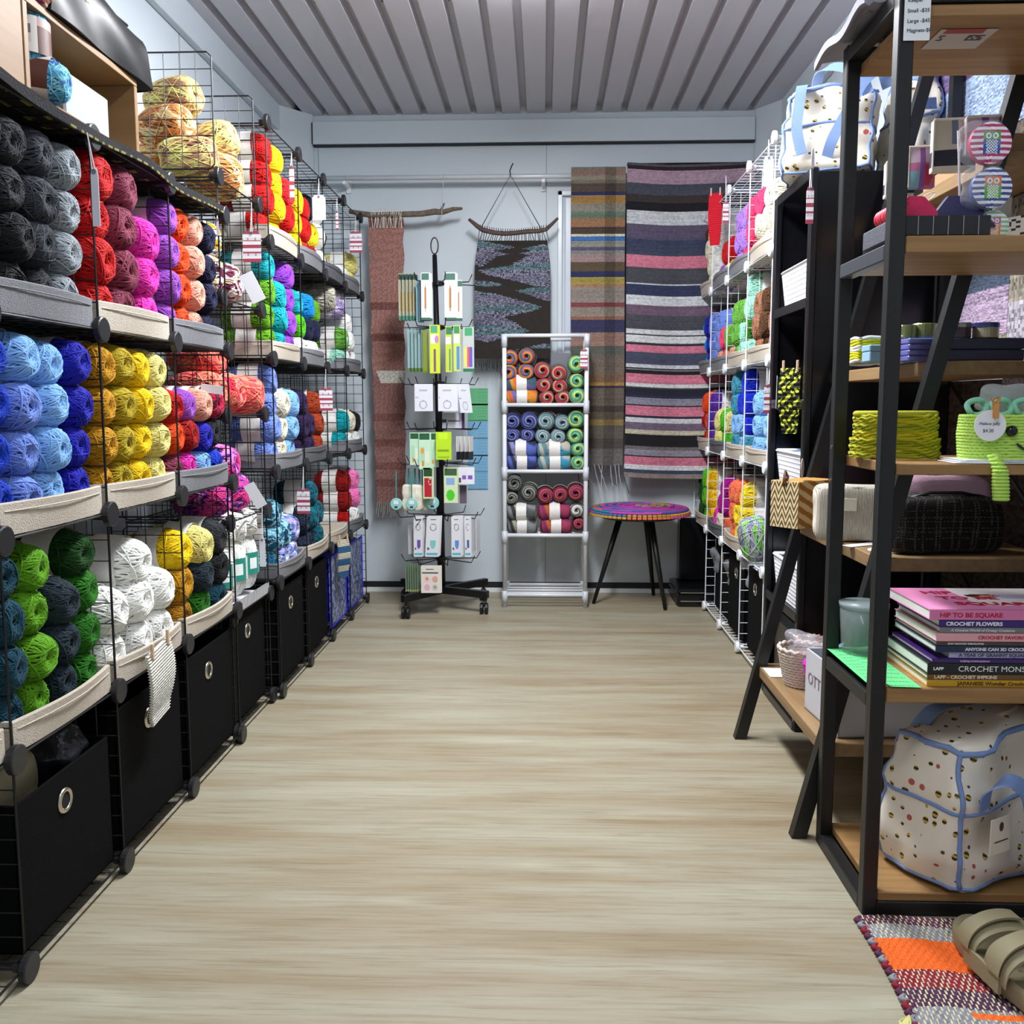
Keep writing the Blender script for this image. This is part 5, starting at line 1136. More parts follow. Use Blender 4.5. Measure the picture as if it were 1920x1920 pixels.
def cake_mesh(seed,a=.066,r=.036):
    rnd=random.Random(seed); b=MB()
    # body with a centre hole at each end
    prof=[(.003,-a*.55),(.008,-a*.78),(.013,-a*.9),(r*.6,-a*.97),(r*.85,-a*.86),(r*.97,-a*.5),(r,0),(r*.97,a*.5),(r*.85,a*.86),(r*.6,a*.97),(.013,a*.9),(.008,a*.78),(.003,a*.55)]
    b.lathe(prof,28,M=Matrix.Rotation(math.pi/2,4,'Y'),cap=True,col=(.8,.8,.8))
    for i in range(46):
        al=math.radians(rnd.uniform(14,30))*rnd.choice((-1,1)); ph=rnd.uniform(0,6.28)
        nrm=Vector((math.sin(al),math.cos(al)*math.cos(ph),math.cos(al)*math.sin(ph))); u=nrm.orthogonal().normalized(); v=nrm.cross(u); pts=[]
        for j in range(28):
            t_=2*math.pi*j/28; q=u*math.cos(t_)+v*math.sin(t_); l=(abs(q.x)**2.8+(q.y*q.y+q.z*q.z)**1.4)**(1/2.8); q=q/l*(1+rnd.uniform(-.004,.004))
            pts.append((q.x*a,q.y*r,q.z*r))
        s_=rnd.uniform(.85,1.1); b.tube(pts,.0013,3,closed=True,col=(s_,s_,s_))
    me=b.build('yarn_cake',KM,smooth=True); C.objects.unlink(me); return me
CAKES=[cake_mesh(s) for s in (1,2,3)]
KB=band_mesh(.06,.036,.042).build('paper_band',bandm,smooth=True); C.objects.unlink(KB)
GK='yarn cakes in the white tube rack'
PAL={'sunset and slate':('#e9962a','#e06a3a','#6c6aa6','#3e5f6e'),'red and beige':('#c0203a','#d9ae78','#6a6470','#b5283c'),'lime and aqua':('#d8dc7a','#9fd06a','#57b7a8','#3f8f7e'),
'indigo':('#3a4480','#5a70c8','#2b2b4e','#8f8fc0'),'aqua and beige':('#b5b0a6','#3f9fc0','#c9c2b2','#5b8a9a'),'grey':('#5b5f62','#8b8f92','#2e3236','#a9a890'),'plum and orange':('#8a2566','#c2601e','#5f1c4a','#a83a5e'),'white and charcoal':('#e3e3dc','#3a3a40','#bdbdb4','#e3e3dc')}
def cake(px,py,pal,side,lb,s=1.,Y=None):
    Yc=Y or (py0+.035+(.045 if side else .075)); p=at(px,py,Y=py0+.0+(.0 if side else 0))
    o=R.choice(CAKES).copy(); o.name='yarn_cake'; C.objects.link(o)
    o.location=(p.x,Yc,p.z); o.rotation_euler=(R.uniform(0,6),0,(0 if side else math.pi/2)+R.uniform(-.08,.08)); s*=1.12; o.scale=(s*(1.03 if side else 1),s,s)
    for k,h in zip(('c1','c2','c3','c4'),PAL[pal]): o[k]=[float(v) for v in sc(h)]
    tag(o,lb,'yarn',GK)
    bd=KB.copy(); bd.name='paper_band'; C.objects.link(bd); bd.parent=o
T='top tier';Mi='middle tier';B3='lower tier'
def ck(tier,l):
    for (px,py,pal,side,pos,*s) in l: cake(px,py,pal,side,f'{pal} yarn cake, {pos}, {tier} of white rack',*(s or [1.]))
ck(T,[(956,670,'sunset and slate',0,'upper left'),(987,667,'sunset and slate',0,'top second'),(954,697,'sunset and slate',0,'left second row'),(985,696,'sunset and slate',0,'second row beside left'),
(1016,694,'red and beige',0,'mid upper left'),(1048,700,'red and beige',0,'mid upper right'),(1082,682,'lime and aqua',0,'uppermost right',1.05),(1020,721,'red and beige',0,'mid centre left',.92),(1050,724,'red and beige',0,'mid centre right',.95),(1082,714,'lime and aqua',0,'right second row',.95),
(976,720,'sunset and slate',1,'long upper left'),(977,744,'sunset and slate',1,'long lower left',1.02),(1025,745,'red and beige',0,'bottom mid left',.92),(1055,745,'red and beige',0,'bottom mid right',.92),(1084,742,'lime and aqua',0,'bottom right')])
ck(Mi,[(960,790,'indigo',0,'upper left'),(992,790,'indigo',0,'top second',1.08),(1025,790,'aqua and beige',0,'top third',1.05),(1054,793,'aqua and beige',0,'top fourth',.95),(1082,787,'lime and aqua',0,'top right',1.05),
(960,816,'indigo',0,'second row left',.9),(990,816,'indigo',0,'second row next',.9),(1018,819,'aqua and beige',0,'second row third',.92),(1046,820,'aqua and beige',0,'second row fourth',.92),(1080,818,'lime and aqua',0,'second row right'),
(976,843,'indigo',1,'long upper left',1.05),(1039,844,'aqua and beige',1,'long upper right',1.08),(977,868,'indigo',1,'long lower left',1.),(1040,868,'aqua and beige',1,'long lower right',1.05),(1084,843,'lime and aqua',0,'third row right',.9),(1085,869,'lime and aqua',0,'bottom right',.9)])
ck(B3,[(963,908,'grey',0,'upper left',1.),(958,936,'grey',0,'second left',.85),(992,926,'grey',0,'upper second',1.),(1022,932,'plum and orange',0,'upper third'),(1051,930,'plum and orange',0,'upper fourth',.95),(1081,926,'plum and orange',0,'upper right'),
(977,964,'grey',1,'long upper left',1.),(1039,963,'plum and orange',1,'long upper right',1.04),(1083,960,'white and charcoal',0,'right second row',.85),(979,991,'grey',1,'long lower left',.95),(1043,990,'plum and orange',1,'long lower right',1.),(1086,986,'plum and orange',0,'bottom right',.75)])
# ================================================================ stool
t=empty('stool',(1.325,2.955,0),0,'three-legged black stool with a round rainbow crochet seat cover','stool')
for (x,y) in ((1.107,2.93),(1.436,2.80),(1.421,3.13)):
    MB().tube([(x-1.325,y-2.955,0),((x-1.325)*.42,(y-2.955)*.42,.425)],[.0085,.016],10).build('leg',mat('#0f0f12',.45),t,smooth=True)
MB().lathe([(.0,.420),(.185,.420),(.19,.428),(.19,.44),(0,.44)],40,cap=False).build('seat_board',mat('#141418',.5),t)
b=MB(); hues=['#4a3f9a','#8a2fa0','#c22f86','#5a6a4a','#d0583a','#3b4a8c','#7a5a8c','#b23a6a','#4a2a8a','#a88a3a','#2f7a8a','#b33fa0']
for j in range(17):
    rr_=.012+.0135*j; z0=.452+.022*math.sqrt(max(0,1-(rr_/.245)**2))
    n=max(12,int(rr_*2*math.pi/.012))
    for i in range(n):
        a0=2*math.pi*i/n; a1=2*math.pi*(i+.82)/n
        c=sc(hues[(j*5+int(i/n*6+j*.7))%len(hues)]); b.tube([(rr_*math.cos(a0+(a1-a0)*q),rr_*math.sin(a0+(a1-a0)*q),z0+.003*math.sin(math.pi*q)) for q in (0,.33,.66,1)],.0068,5,col=c)
for j,(z0,rr_) in enumerate(((.452,.236),(.441,.238))):
    for i in range(64):
        a=2*math.pi*i/64; c=sc(['#c79a3a','#d9704a','#cf4a8a','#a83aa0','#4a6aa0','#b08a30'][(i//9+j*2)%6]); M_=Matrix.Rotation(a,4,'Z')@Matrix.Translation((rr_,0,z0)); b.bbox((-.006,-.0095,-.0055),(.006,.0095,.0055),.002,col=c,M=M_)
b.lathe([(.0,.442),(.225,.442),(.232,.45),(.20,.462),(0,.472)],48,cap=False,col=sc('#3c2a6a')); b.build('crochet_cover',vcol('yarn_knit',.9,.4),t,smooth=False)
# black trolley beside stool
t=empty('black_machine',(1.50,2.98,0),0,'low black appliance with an upright back beside the stool','appliance')
bm=mat('#0e0f13',.22,name='appliance_black')
MB().bbox((0,-.12,0.0),(.22,.2,.06),.012).bbox((.0,-.11,.061),(.22,.18,.085),.008).build('base',bm,t)
MB().bbox((.04,.1,.085),(.22,.2,.40),.008).build('upright_back',bm,t)
MB().tube([(.015,-.122,.07),(.2,-.122,.07)],.002,5).tube([(.015,-.124,.03),(.2,-.124,.03)],.0022,5).build('chrome_line',chr_,t)
# ================================================================ spinner display stand
sx_,sy_=.385,2.80
t=empty('spinner_stand',(sx_,sy_,0),0,'black spinning hook stand on castors hung with craft supplies','display stand')
bs=mat('#0c0c10',.4,name='stand_black'); O=Vector((sx_,sy_,0))
MB().tube([(-.0,0,.09),(-.004,0,.9),(-.017,0,1.635)],[.019,.017,.0105],12).build('pole',bs,t,smooth=True)
MB().tube([(-.017+.022*math.sin(a)*.75,0,1.675+.036*math.cos(a)) for a in [2*math.pi*i/24 for i in range(24)]],.0032,6,closed=True).build('top_ring',bs,t,smooth=True)
for i,(x,y) in enumerate(((.246,2.60),(.592,2.70),(.57,2.99),(.185,2.98))):
    dx,dy=x-sx_,y-sy_; l=math.hypot(dx,dy); M_=Matrix.Rotation(math.atan2(dy,dx),4,'Z')
    MB().bbox((0,-.014,.075),(l+.02,.014,.108),.002,M=M_).build('base_arm',bs,t)
    c=empty('castor',(dx,dy,0)); c.parent=t
    for s_ in (-.011,.011): MB().lathe([(.004,-.008),(.022,-.008),(.026,-.005),(.026,.005),(.022,.008),(.004,.008)],20,M=Matrix.Translation((s_,0,.026))@Matrix.Rotation(math.pi/2,4,'Y')).build('wheel',bs,c,smooth=False)
    MB().bbox((-.012,-.014,.034),(.012,.014,.06),.004).tube([(0,0,.05),(0,0,.078)],.006,8).build('fork',bs,c)
tiers=[(1.507,.165),(1.31,.165),(1.055,.165),(.85,.175),(.69,.18),(.445,.19),(.24,.17)]
for z,r_ in tiers:
    MB().lathe([(.014,z-.012),(.024,z-.008),(.024,z+.008),(.014,z+.012)],14).build('tier_hub',bs,t)
    b=MB()
    for k in range(8):
        a=2*math.pi*(k+.35)/8; c_,s_=math.cos(a),math.sin(a); b.tube([(.02*c_,.02*s_,z),(r_*c_,r_*s_,z-.004),((r_+.018)*c_,(r_+.018)*s_,z+.028)],.0024,5)
    b.build('hook_arms',bs,t)
def packet(x0,y0,x1,y1,Y,base,items,label,cat='packet',group=None,n=3,slant=0,dy=.006,name='hanging_packet'):
    """card in front of the hook with n-1 more behind it"""
    a=at(x0,y0,Y=Y); d=at(x1,y1,Y=Y); f=painter(base,items); w_=d.x-a.x; h_=a.z-d.z
    nu,nv=max(8,int(w_/.0025)),max(10,int(h_/.0035))
    for i in range(n):
        b=MB(); s=slant*h_
        b.slab(nu,nv,lambda u,v:(a.x+w_*u+s*(1-v)+.0015*i,Y+dy*i,d.z+h_*v),(0,.0028,0),f)
        o=b.build(name,prn); tag(o,label+(', '+['front','second','third','fourth','fifth','sixth'][i]+' one' if n>1 else ''),cat,group)
def row(x0,y0,x1,y1,Y,base,items,label,n,step,slant=0,w=None):    # cards seen nearly edge on along an arm
    f=painter(base,items)
    a=at(x0,y0,Y=Y); d=at(x1,y1,Y=Y); h_=a.z-d.z; L_=d.x-a.x
    for i in range(n):
        xx=a.x+L_*i/max(1,n-1); nv=max(10,int(h_/.004))
        o=MB().slab(8,nv,lambda u,v:(xx+.004*u+.010*u,Y+.012+.045*u-.03,d.z+h_*v),(.002,.0,0),f).build('hanging_packet',prn)
        tag(o,label+', '+['leftmost','second','third','fourth','fifth','sixth'][i]+' one','packet')
NF=2.655
ho=[(.05,.86,.95,1.,'#3c6b5c'),(('e'),.5,.42,.16,.30,'#b5712c')]
hookc=[(.05,.84,.95,.985,'#3a6a5a'),('e',.5,.78,.12,.04,'#c9d2d2'),('e',.5,.46,.11,.28,'#b3702e'),(0,0,1,.05,'#35604e')]
row(748,513,776,601,NF+.09,'#c5c4ae',[(.0,.86,1,.985,'#3d5a50'),(.0,0,1,.10,'#5e9a86'),(.3,.2,.5,.6,'#c9a03c')],'clear tube of knitting needles on the top tier, left arm',5,0)
row(781,527,787,604,NF+.06,'#8fb8c8',[],'pale blue needle pack on the top tier',2,0)
packet(789,511,806,600,NF,'#dfe6e4',hookc,'white crochet hook card with orange handle, left of the pole on top',n=5,dy=.012)
packet(833,511,855,600,NF,'#e2e6ea',hookc,'white crochet hook card with orange handle, right of the pole on top',n=4,dy=.012)
packet(854,525,866,601,NF+.05,'#dde5e2',hookc,'narrow white hook card at the right end of the top tier',n=2,dy=.012)
row(765,618,792,697,NF+.07,'#a9c6c6',[(.0,0,1,.08,'#6a8f4a')],'teal clear needle tube on the second tier',5,0)
packet(792,619,802,700,NF+.04,'#7b8a2c',[(0,0,1,.06,'#5a7a1c')],'olive needle pack on the second tier',n=2)
hk2=[(.1,.83,.85,.99,'#4aa07a'),(.1,.62,.9,.80,'#e6dfe8'),('e',.75,.7,.22,.08,'#c87ab5'),(.42,.04,.62,.50,'#7a4a70')]
packet(805,609,824,700,NF,'#c7d82c',hk2,'lime hook card with purple handle on the second tier',n=3)
packet(835,612,847,698,NF+.02,'#bccf3a',[(.1,.83,.95,.99,'#2f7a50'),(.0,.62,.9,.78,'#ddd6e0'),(.6,.04,.8,.5,'#3a7a80')],'lime card with teal hook on the second tier',n=2)
packet(850,610,863,696,NF,'#c3d45a',[(.1,.83,.95,.99,'#2f8a58'),(.0,.62,.9,.80,'#e3dce6'),(.5,.04,.9,.55,'#4f86c8')],'lime card with blue hook on the second tier',n=2)
packet(868,613,889,697,NF+.01,'#b7bfba',[(.15,.80,.85,.99,'#3a9a62'),(.1,.1,.3,.55,'#d8d844'),(.35,.1,.5,.55,'#d85a5a'),(.52,.1,.68,.55,'#9a4a9a'),(.7,.1,.85,.55,'#4a5ac0'),(0,0,1,.07,'#1f6a44')],'clear tube of rainbow hooks with green caps',n=1)
wc=[(.35,.91,.65,.925,'#3a3a44'),(.25,.74,.7,.80,'#a9adb8'),('g',.48,.24,.22,.16,'#9a9aa4'),('g',.13,.5,.06,.04,'#4a4a55')]
packet(777,720,811,771,NF-.02,'#dadce4',wc,'white circular needle card, left one on the third tier',n=2)
packet(821,720,857,771,NF-.02,'#dadce4',wc,'white circular needle card, middle one on the third tier',n=3)
packet(857,720,879,774,NF,'#d3d5dd',wc,'tilted white circular needle card, right one on the third tier',n=2,slant=.12)
packet(829,774,871,803,NF+.05,'#c0c2cc',[(.88,0,1,1,'#46266a'),(.0,.35,.2,.6,'#3a3a5a'),(.25,.4,.8,.52,'#6a6a7c')],'white card with purple edge behind the circular needle cards',n=1)
gc=[(.05,.80,.95,.97,'#1f5a34'),(.1,.2,.5,.6,'#a9d6b8'),(.55,.2,.9,.5,'#dfe8d0'),('e',.35,.16,.12,.08,'#e08a2a')]
packet(768,811,786,872,NF,'#bfe0c4',gc,'green notion packet at the left of the fourth tier',n=2)
packet(785,811,807,880,NF-.01,'#c4e4c8',gc+[('e',.3,.5,.14,.08,'#e8962e')],'green notion packet with orange knobs on the fourth tier',n=3)
packet(806,811,822,876,NF+.01,'#bcdcc0',gc,'pale green notion packet beside the lime one',n=2)
packet(817,810,845,862,NF-.03,'#b5dc1e',[(.2,.75,.8,.98,'#c2ec20'),(.1,.3,.9,.36,'#7aa010'),(.1,.05,.9,.1,'#88b410')],'bright lime plastic packet in front of the pole',n=3)
row(856,818,880,862,NF+.03,'#e4e2e0',[(0,0,1,.35,'#2a2a30')],'white stick with dark end on the fourth tier',4,0)
packet(793,877,812,935,NF-.01,'#c9dcb0',[(.05,.72,.95,.98,'#1d4a22'),(.1,.05,.9,.66,'#b5182c'),('g',.7,.55,.15,.12,'#e8dcdc')],'red stitch counter packet under green header',n=3)
packet(832,877,858,943,NF-.01,'#cfe0b4',[(.05,.78,.95,.98,'#3a5a3a'),(.15,.52,.8,.70,'#88a8d8'),('e',.48,.22,.3,.16,'#4ac828')],'green card with apple-shaped row counter',n=2)
packet(859,876,875,908,NF,'#dcdce2',[(.1,.1,.3,.4,'#3a3a48'),(.5,.3,.9,.5,'#7a52b0')],'white card with purple marker on the fifth tier',n=2)
packet(874,876,889,908,NF+.01,'#dcdde4',[(.2,.3,.8,.5,'#7a52b0')],'small white card with purple mark at the far right of the fifth tier',n=2)
packet(862,910,875,944,NF+.04,'#5d5360',[],'dark plastic tab hanging below the purple cards',n=1)
def teal(px,py,r,label,Y=NF-.03):
    p=at(px,py,Y=Y); t=empty('tape_measure',p,0,label,'tape measure')
    MB().lathe([(0,-.006),(r*.95,-.006),(r,-.003),(r,.004),(r*.9,.007),(0,.007)],28,M=Matrix.Rotation(math.pi/2,4,'X'),cap=False).build('case',mat('#8fc8c4',.4),t,smooth=False)
    MB().box((-r*.4,-.0085,-r*.05),(r*.4,-.0068,r*.6)).build('paper_label',mat('#dce6e6',.5),t); MB().box((-r*.25,-.0085,-r*.62),(r*.25,-.0068,-r*.35)).build('barcode',mat('#223036',.5),t)
    MB().tube([(0,0,r),(0,0,r+.05),(0,.01,r+.12)],.003,5).build('ribbon',mat('#2f8c86',.6),t); return t
for i,(px,py,lb) in enumerate(((743,945,'teal round tape measure at the far left of the stand'),(772,945,'teal round tape measure in front of the cotton pouches'))): teal(px,py,.027,lb)
teal(811,943,.03,'pale round tape measure with grey centre near the pole',NF+.03)
for i,(px,c) in enumerate(((767,'#dcd8c6'),(782,'#e0dcca'),(795,'#cfccb6'))):
    p=at(px,958,Y=NF+.02+.012*i); o=softbox(.062,.02,.12,wr=.006,k=80,n=10,p=4).build('cotton_pouch',mat(c,.85,bump=.4,bscale=200),None,p,smooth=True); tag(o,'cream cotton drawstring pouch, '+['left','middle','right'][i]+' of three on the stand','pouch','cotton pouches')
for i,px in enumerate((766,778,786,792)): tag(MB().tube([at(px,878,Y=NF+.05),at(px+1,925,Y=NF+.04)],.004,5).build('teal_ribbon',mat('#2b8a86',.6),None),'teal hanging strap above the cotton pouches, '+['leftmost','second','third','rightmost'][i],'strap')
def sh(c): return [(.3,.92,.7,.95,'#3a3a42'),('g',.52,.74,.25,.09,'#6a6a74'),(.15,.57,.9,.575,'#8a8a92'),(.35,.28,.75,.42,c),('e',.55,.28,.18,.08,c),('e',.2,.2,.09,.035,'#55555f'),(.08,.03,.92,.10,'#57b6cc')]
for i,(x0,x1,c,n_,sl) in enumerate(((775,793,'#6a4aa0',4,0),(800,826,'#7fc4c0',4,-.05),(846,865,'#5a8ad8',5,0),(870,882,'#3f5aa0',3,.02))):
    packet(x0,969,x1,1044,NF-.02+(.03 if i in (0,3) else 0),'#dcdce2',sh(c),['white stitch holder card with purple shield, sixth tier left','white stitch holder card with aqua shield, sixth tier','white stitch holder card with blue shield, sixth tier','white stitch holder card with navy shield, sixth tier right'][i],n=n_,slant=sl,dy=.014)
row(766,980,769,1038,NF+.06,'#d8d8de',[],'white card edge at the far left of the sixth tier',2,0)
row(884,974,893,1034,NF+.05,'#dcdce2',[],'white card edge at the right of the sixth tier',2,0)
row(761,1056,783,1108,NF+.03,'#7d9078',[(.0,0,1,.06,'#c8d08a')],'sage green booklet on the lowest tier',6,0)
packet(789,1061,827,1112,NF-.02,'#e3ddd4',[(.25,.86,.65,.885,'#2a2a2a'),(.05,.72,.85,.76,'#5a5a5e'),('e',.3,.5,.14,.12,'#e6c8c8'),('e',.7,.5,.14,.12,'#d8a890'),('e',.3,.2,.14,.12,'#e0b0c0'),('e',.7,.2,.14,.12,'#c8c4bc'),('e',.3,.52,.06,.05,'#e8702a'),('e',.7,.22,.06,.05,'#8a8a8a')],'pastel enamel pin card on the lowest tier of the stand',n=3)
# ================================================================ crate group at top left
mat_top=vcol('mat_cloth',.95,.8,(300,300,300))
def mcol(u,v):
    k=(math.sin(u*61+v*7)+math.sin(v*143+u*3)); 
    return sc('#8a8a30') if (k>1.35 and (.08<u<.2 or .8<u<.92)) else sc('#0b0a10') if math.sin(v*240)>0 else sc('#131218')
ZT=Z[4]
b=MB(); b.slab(40,160,lambda u,v:(.012-.36*u,-.40+1.45*v,ZT+.006+.004*math.sin(v*22+u*3)),(0,0,.007),mcol)
b.slab(4,160,lambda u,v:(.014+.004*math.sin(v*30),-.40+1.45*v,ZT+.013-.018*u-.006*math.sin(v*17)),(.004,0,0),lambda u,v:(sc('#77743a') if u>.75 and v>.45 and math.sin(v*700)>0 else sc('#0c0b10')))
tag(b.build('woven_mat',mat_top),'black woven mat with yellow flecks over the top left shelves','mat')
crm=wood('crate_wood','#7f5f38','#917048',sc=(6,3,30))
t=empty('wooden_crate',(-.015,.03,ZT+.018),0,'pale wooden box shelf standing on the black mat at top left','crate')
y_a,y_b=-.35,.615; th=.014; H_=.172; D_=.27
for n_,a,c in (('top_board',(-D_,y_a-.03,H_-th),(0,y_b-.03,H_)),('bottom_board',(-D_,y_a-.03,0),(0,y_b-.03,th)),('end_board',(-D_,y_b-th-.03,th+.0005),(0,y_b-.03,H_-th-.0005)),('divider_board',(-D_,.15,th+.0005),(0,.15+th,H_-th-.0005)),('back_board',(-D_-.005,y_a-.03,0),(-D_-.0005,y_b-.03,H_))):
    MB().bbox(a,c,.001).build(n_,crm,t)
MB().bbox((-D_,y_a-.03,th+.0005),(-.002,.149,H_-th-.001),.001).build('closed_front',crm,t)
# items inside crate
def brown(u,v):
    u=(u*2)%1
    if u<.45: return sc('#5a3229') if not (int(v*14)%3==1 and .05<u<.4) else sc('#a8928a')
    if .52<u<.72 and .25<v<.75: return sc('#55555a') if int(v*26)%2 else sc('#b9b7b4')
    return sc('#cfcbc6')
WB=band_mesh(.08,.058,.085,cols=brown).build('paper_band',prn,smooth=True); C.objects.unlink(WB)
MIX['aqua']=('#5aa8cc','#8fd0e0','#4a7fc4')
def wool(x,y,z,lb,rot,rx=0):
    o=FAT[0].copy(); o.name='yarn_ball'; C.objects.link(o); o.location=(x,y,z); o.rotation_euler=rot; o.scale=(.72,.66,.66)
    for k,h in zip(('c1','c2','c3'),MIX['aqua']): o[k]=[float(v) for v in sc(h)]
    tag(o,lb,'yarn'); bd=WB.copy(); bd.name='paper_band'; C.objects.link(bd); bd.parent=o
wool(-.055,.255,ZT+.018+.014+.105,'aqua yarn ball with brown and white label standing in the crate',(0,math.pi/2,2.3))
wool(-.045,.262,ZT+.018+.014+.040,'aqua yarn ball with brown label lying below the other in the crate',(2.4,.1,.25))
tag(MB().bbox((-.2,0,0),(0,.175,.085),.004).bbox((-.18,.01,.0855),(-.04,.12,.089),.001).build('white_box',mat('#a5a8aa',.5),None,(-.03,.335,ZT+.033)),'long white box lying inside the wooden crate','box')
# black pouch on crate
t=empty('cosmetic_pouch',(-.055,.47,ZT+.018+H_+.0005),0,'shiny black zip pouch with tiny gold lettering on top of the crate','pouch')
def pch(u,v,side):
    y=-.21+.42*u; top=.125-.045*(1-u)*.2+.012*math.sin(u*4); 
    return (side*(.044*(1-v**4)**.5+.003)+.004*math.sin(u*9+v*4),y*(1-.0*v),v*top)
b=MB(); b.grid(24,10,lambda u,v:pch(u,v,1)); b.grid(24,10,lambda u,v:pch(1-u,v,-1))
for e in (0,1): b.grid(8,10,lambda u,v,e=e:(lambda A_,B_:tuple(A_[i]*(1-u)+B_[i]*u+( (.012*math.sin(math.pi*u)*(1-v)*(1 if e else -1)) if i==1 else 0) for i in range(3)))(pch(e,v,-1 if e==0 else 1),pch(e,v,1 if e==0 else -1)))
b.grid(24,1,lambda u,v:(pch(u,0,1)[0]*(1-v)+pch(u,0,-1)[0]*v,pch(u,0,1)[1],0)); b.build('body',mat('#06070b',.34,bump=.15,bscale=14,spec=.25,name='black_leatherette'),t,smooth=True)
text('SOME OF ME NIGHT LABEL',.013,frame((.0425,-.11,.072),(0,1,0),(-.35,0,1)),mat('#b3a468',.4),t,'gold_lettering')
MB().tube([(0,-.205,.122),(0,0,.128),(0,.2,.135)],.003,6).build('zip',mat('#222228',.4),t)
o=SKEIN[0].copy(); C.objects.link(o); o.name='yarn_hank'; o.location=(-.06,.215,ZT+.018+H_+.058); o.rotation_euler=(.3,.5,1.2); o.scale=(.85,1.2,1.2)
for k,h in zip(('c1','c2','c3'),('#e8960e','#8a2f52','#c9a08a')): o[k]=[float(v) for v in sc(h)]
tag(o,'orange and burgundy hand-dyed hank at the very top left on the crate','yarn')
# ================================================================ tags
tagp=vcol('printed_card',.5)
def stripes_(u,v):
    if .2<v<.28 or .7<v<.78: return sc('#d9d3d8') if math.sin(u*60)>-.5 else sc('#9a8f9c')
    return sc('#9c3f52') if int(v*9.0)%2==0 else sc('#e2e0e6')
def htag(px,py0,py1,py2,wpx,Yd=None,X=None,kind='s',label='',yaw=0,slant=0):
    """string from (px,py0) to card top py1; card down to py2"""
    a=at(px,py0,X=X) if X is not None else at(px,py0,Y=Yd)
    Y=a.y; c0=at(px+slant,py1,Y=Y); c1=at(px+slant,py2,Y=Y); w_=abs(at(px+wpx,py1,Y=Y).x-c0.x); h_=c0.z-c1.z
    t=empty('price_tag',(c0.x,Y-.004,c0.z),yaw,label,'tag','price tags hanging from the shelves')
    f=stripes_ if kind=='s' else (lambda u,v:sc('#d6dae6'))
    sh_=lambda u,v:((u-.5)*w_*(1-.35*max(0,(v-.86)/.14)),0,-h_*(1-v))
    MB().slab(12,36,sh_,(0,.0012,0),f).build('card',tagp,t)
    MB().tube([(a.x-c0.x,.0,a.z-c0.z),(0.002,-.001,-.004)],.0012,4).tube([(a.x-c0.x,.001,a.z-c0.z),(-.003,-.001,-.004)],.001,4).build('string',mat('#d9dade',.7),t)
    MB().lathe([(.0018,0),(.004,0),(.004,.0008),(.0018,.0008)],14,M=Matrix.Translation((0,-.0012,-.007))@Matrix.Rotation(math.pi/2,4,'X'),cap=False).build('eyelet',mat('#6a6a78',.4),t)
    return t
htag(472,380,433,492,34,X=.01,label='large striped price tag below the pale yellow skeins')
htag(598,335,366,413,25,X=.02,kind='w',label='plain white price tag hanging from the far top grid')
htag(667,405,434,474,23,X=.02,label='striped price tag at the far top corner by the pink weaving')
htag(547,287,310,378,9,X=.02,label='striped price tag turned edge-on near the red yarn',yaw=0)
htag(632,372,395,432,5,X=.02,label='edge-on striped tag next to the farthest top grid')
htag(611,692,727,770,25,X=.02,label='striped price tag over the plum and rust yarn')
htag(569,875,916,963,24,X=.02,label='striped price tag in front of the teal yarn')
htag(492,950,1008,1062,11,X=.01,kind='w',label='white price tag turned sideways beside the variegated blue yarn')
htag(165,250,315,425,27,X=.03,kind='w',label='grey-white price tag between the light grey and red yarn',slant=13)
htag(408,405,408,442,4,X=.02,kind='w',label='thin white tag string beside the navy yarn')
htag(1095,636,655,691,14,Yd=2.82,label='striped price tag on the white tube rack')
htag(1441,262,293,350,19,X=1.60,kind='w',label='white price tag on the right wire shelving below the totes')
htag(1361,330,378,418,11,X=1.60,label='striped tag beside the hanging red sock')
htag(1438,690,720,775,11,X=1.59,label='striped price tag beside the royal blue yarn on the right')
htag(1519,318,350,420,14,X=1.57,label='striped price tag hanging from the cabinet top')
for (px,py,X,lb) in ((1524,297,1.57,'round white swing tag on the cabinet top tote'),(1504,878,1.55,'round white swing tag above the chevron box')):
    p=at(px,py,X=X); tag(MB().lathe([(0,0),(.026,0),(.026,.001),(0,.001)],28,M=Matrix.Rotation(1.15,4,'Z')@Matrix.Rotation(math.pi/2,4,'X'),cap=False).build('round_tag',mat('#dfe2ea',.6),None,p),lb,'tag')
def card(px,py,X,w_,h_,rot,label,z=None):
    p=at(px,py,X=X); o=MB().bbox((-w_/2,-.0008,-h_),(w_/2,.0004,0),.0002).build('price_card',mat('#dde0e6',.6),None,p); o.rotation_euler=rot; tag(o,label,'card')
card(460,513,.02,.04,.085,(0,-.45,.2),'white price card tied to the wine and gold yarn'); card(398,722,.0,.055,.022,(.2,.12,.5),'white paper band card on the coral hand-dyed yarn')
card(466,908,.02,.032,.075,(0,-.5,.3),'white price card on the pink and purple yarn'); card(1459,706,1.585,.05,.10,(0,.1,1.2),'white card behind the yellow and black knit')
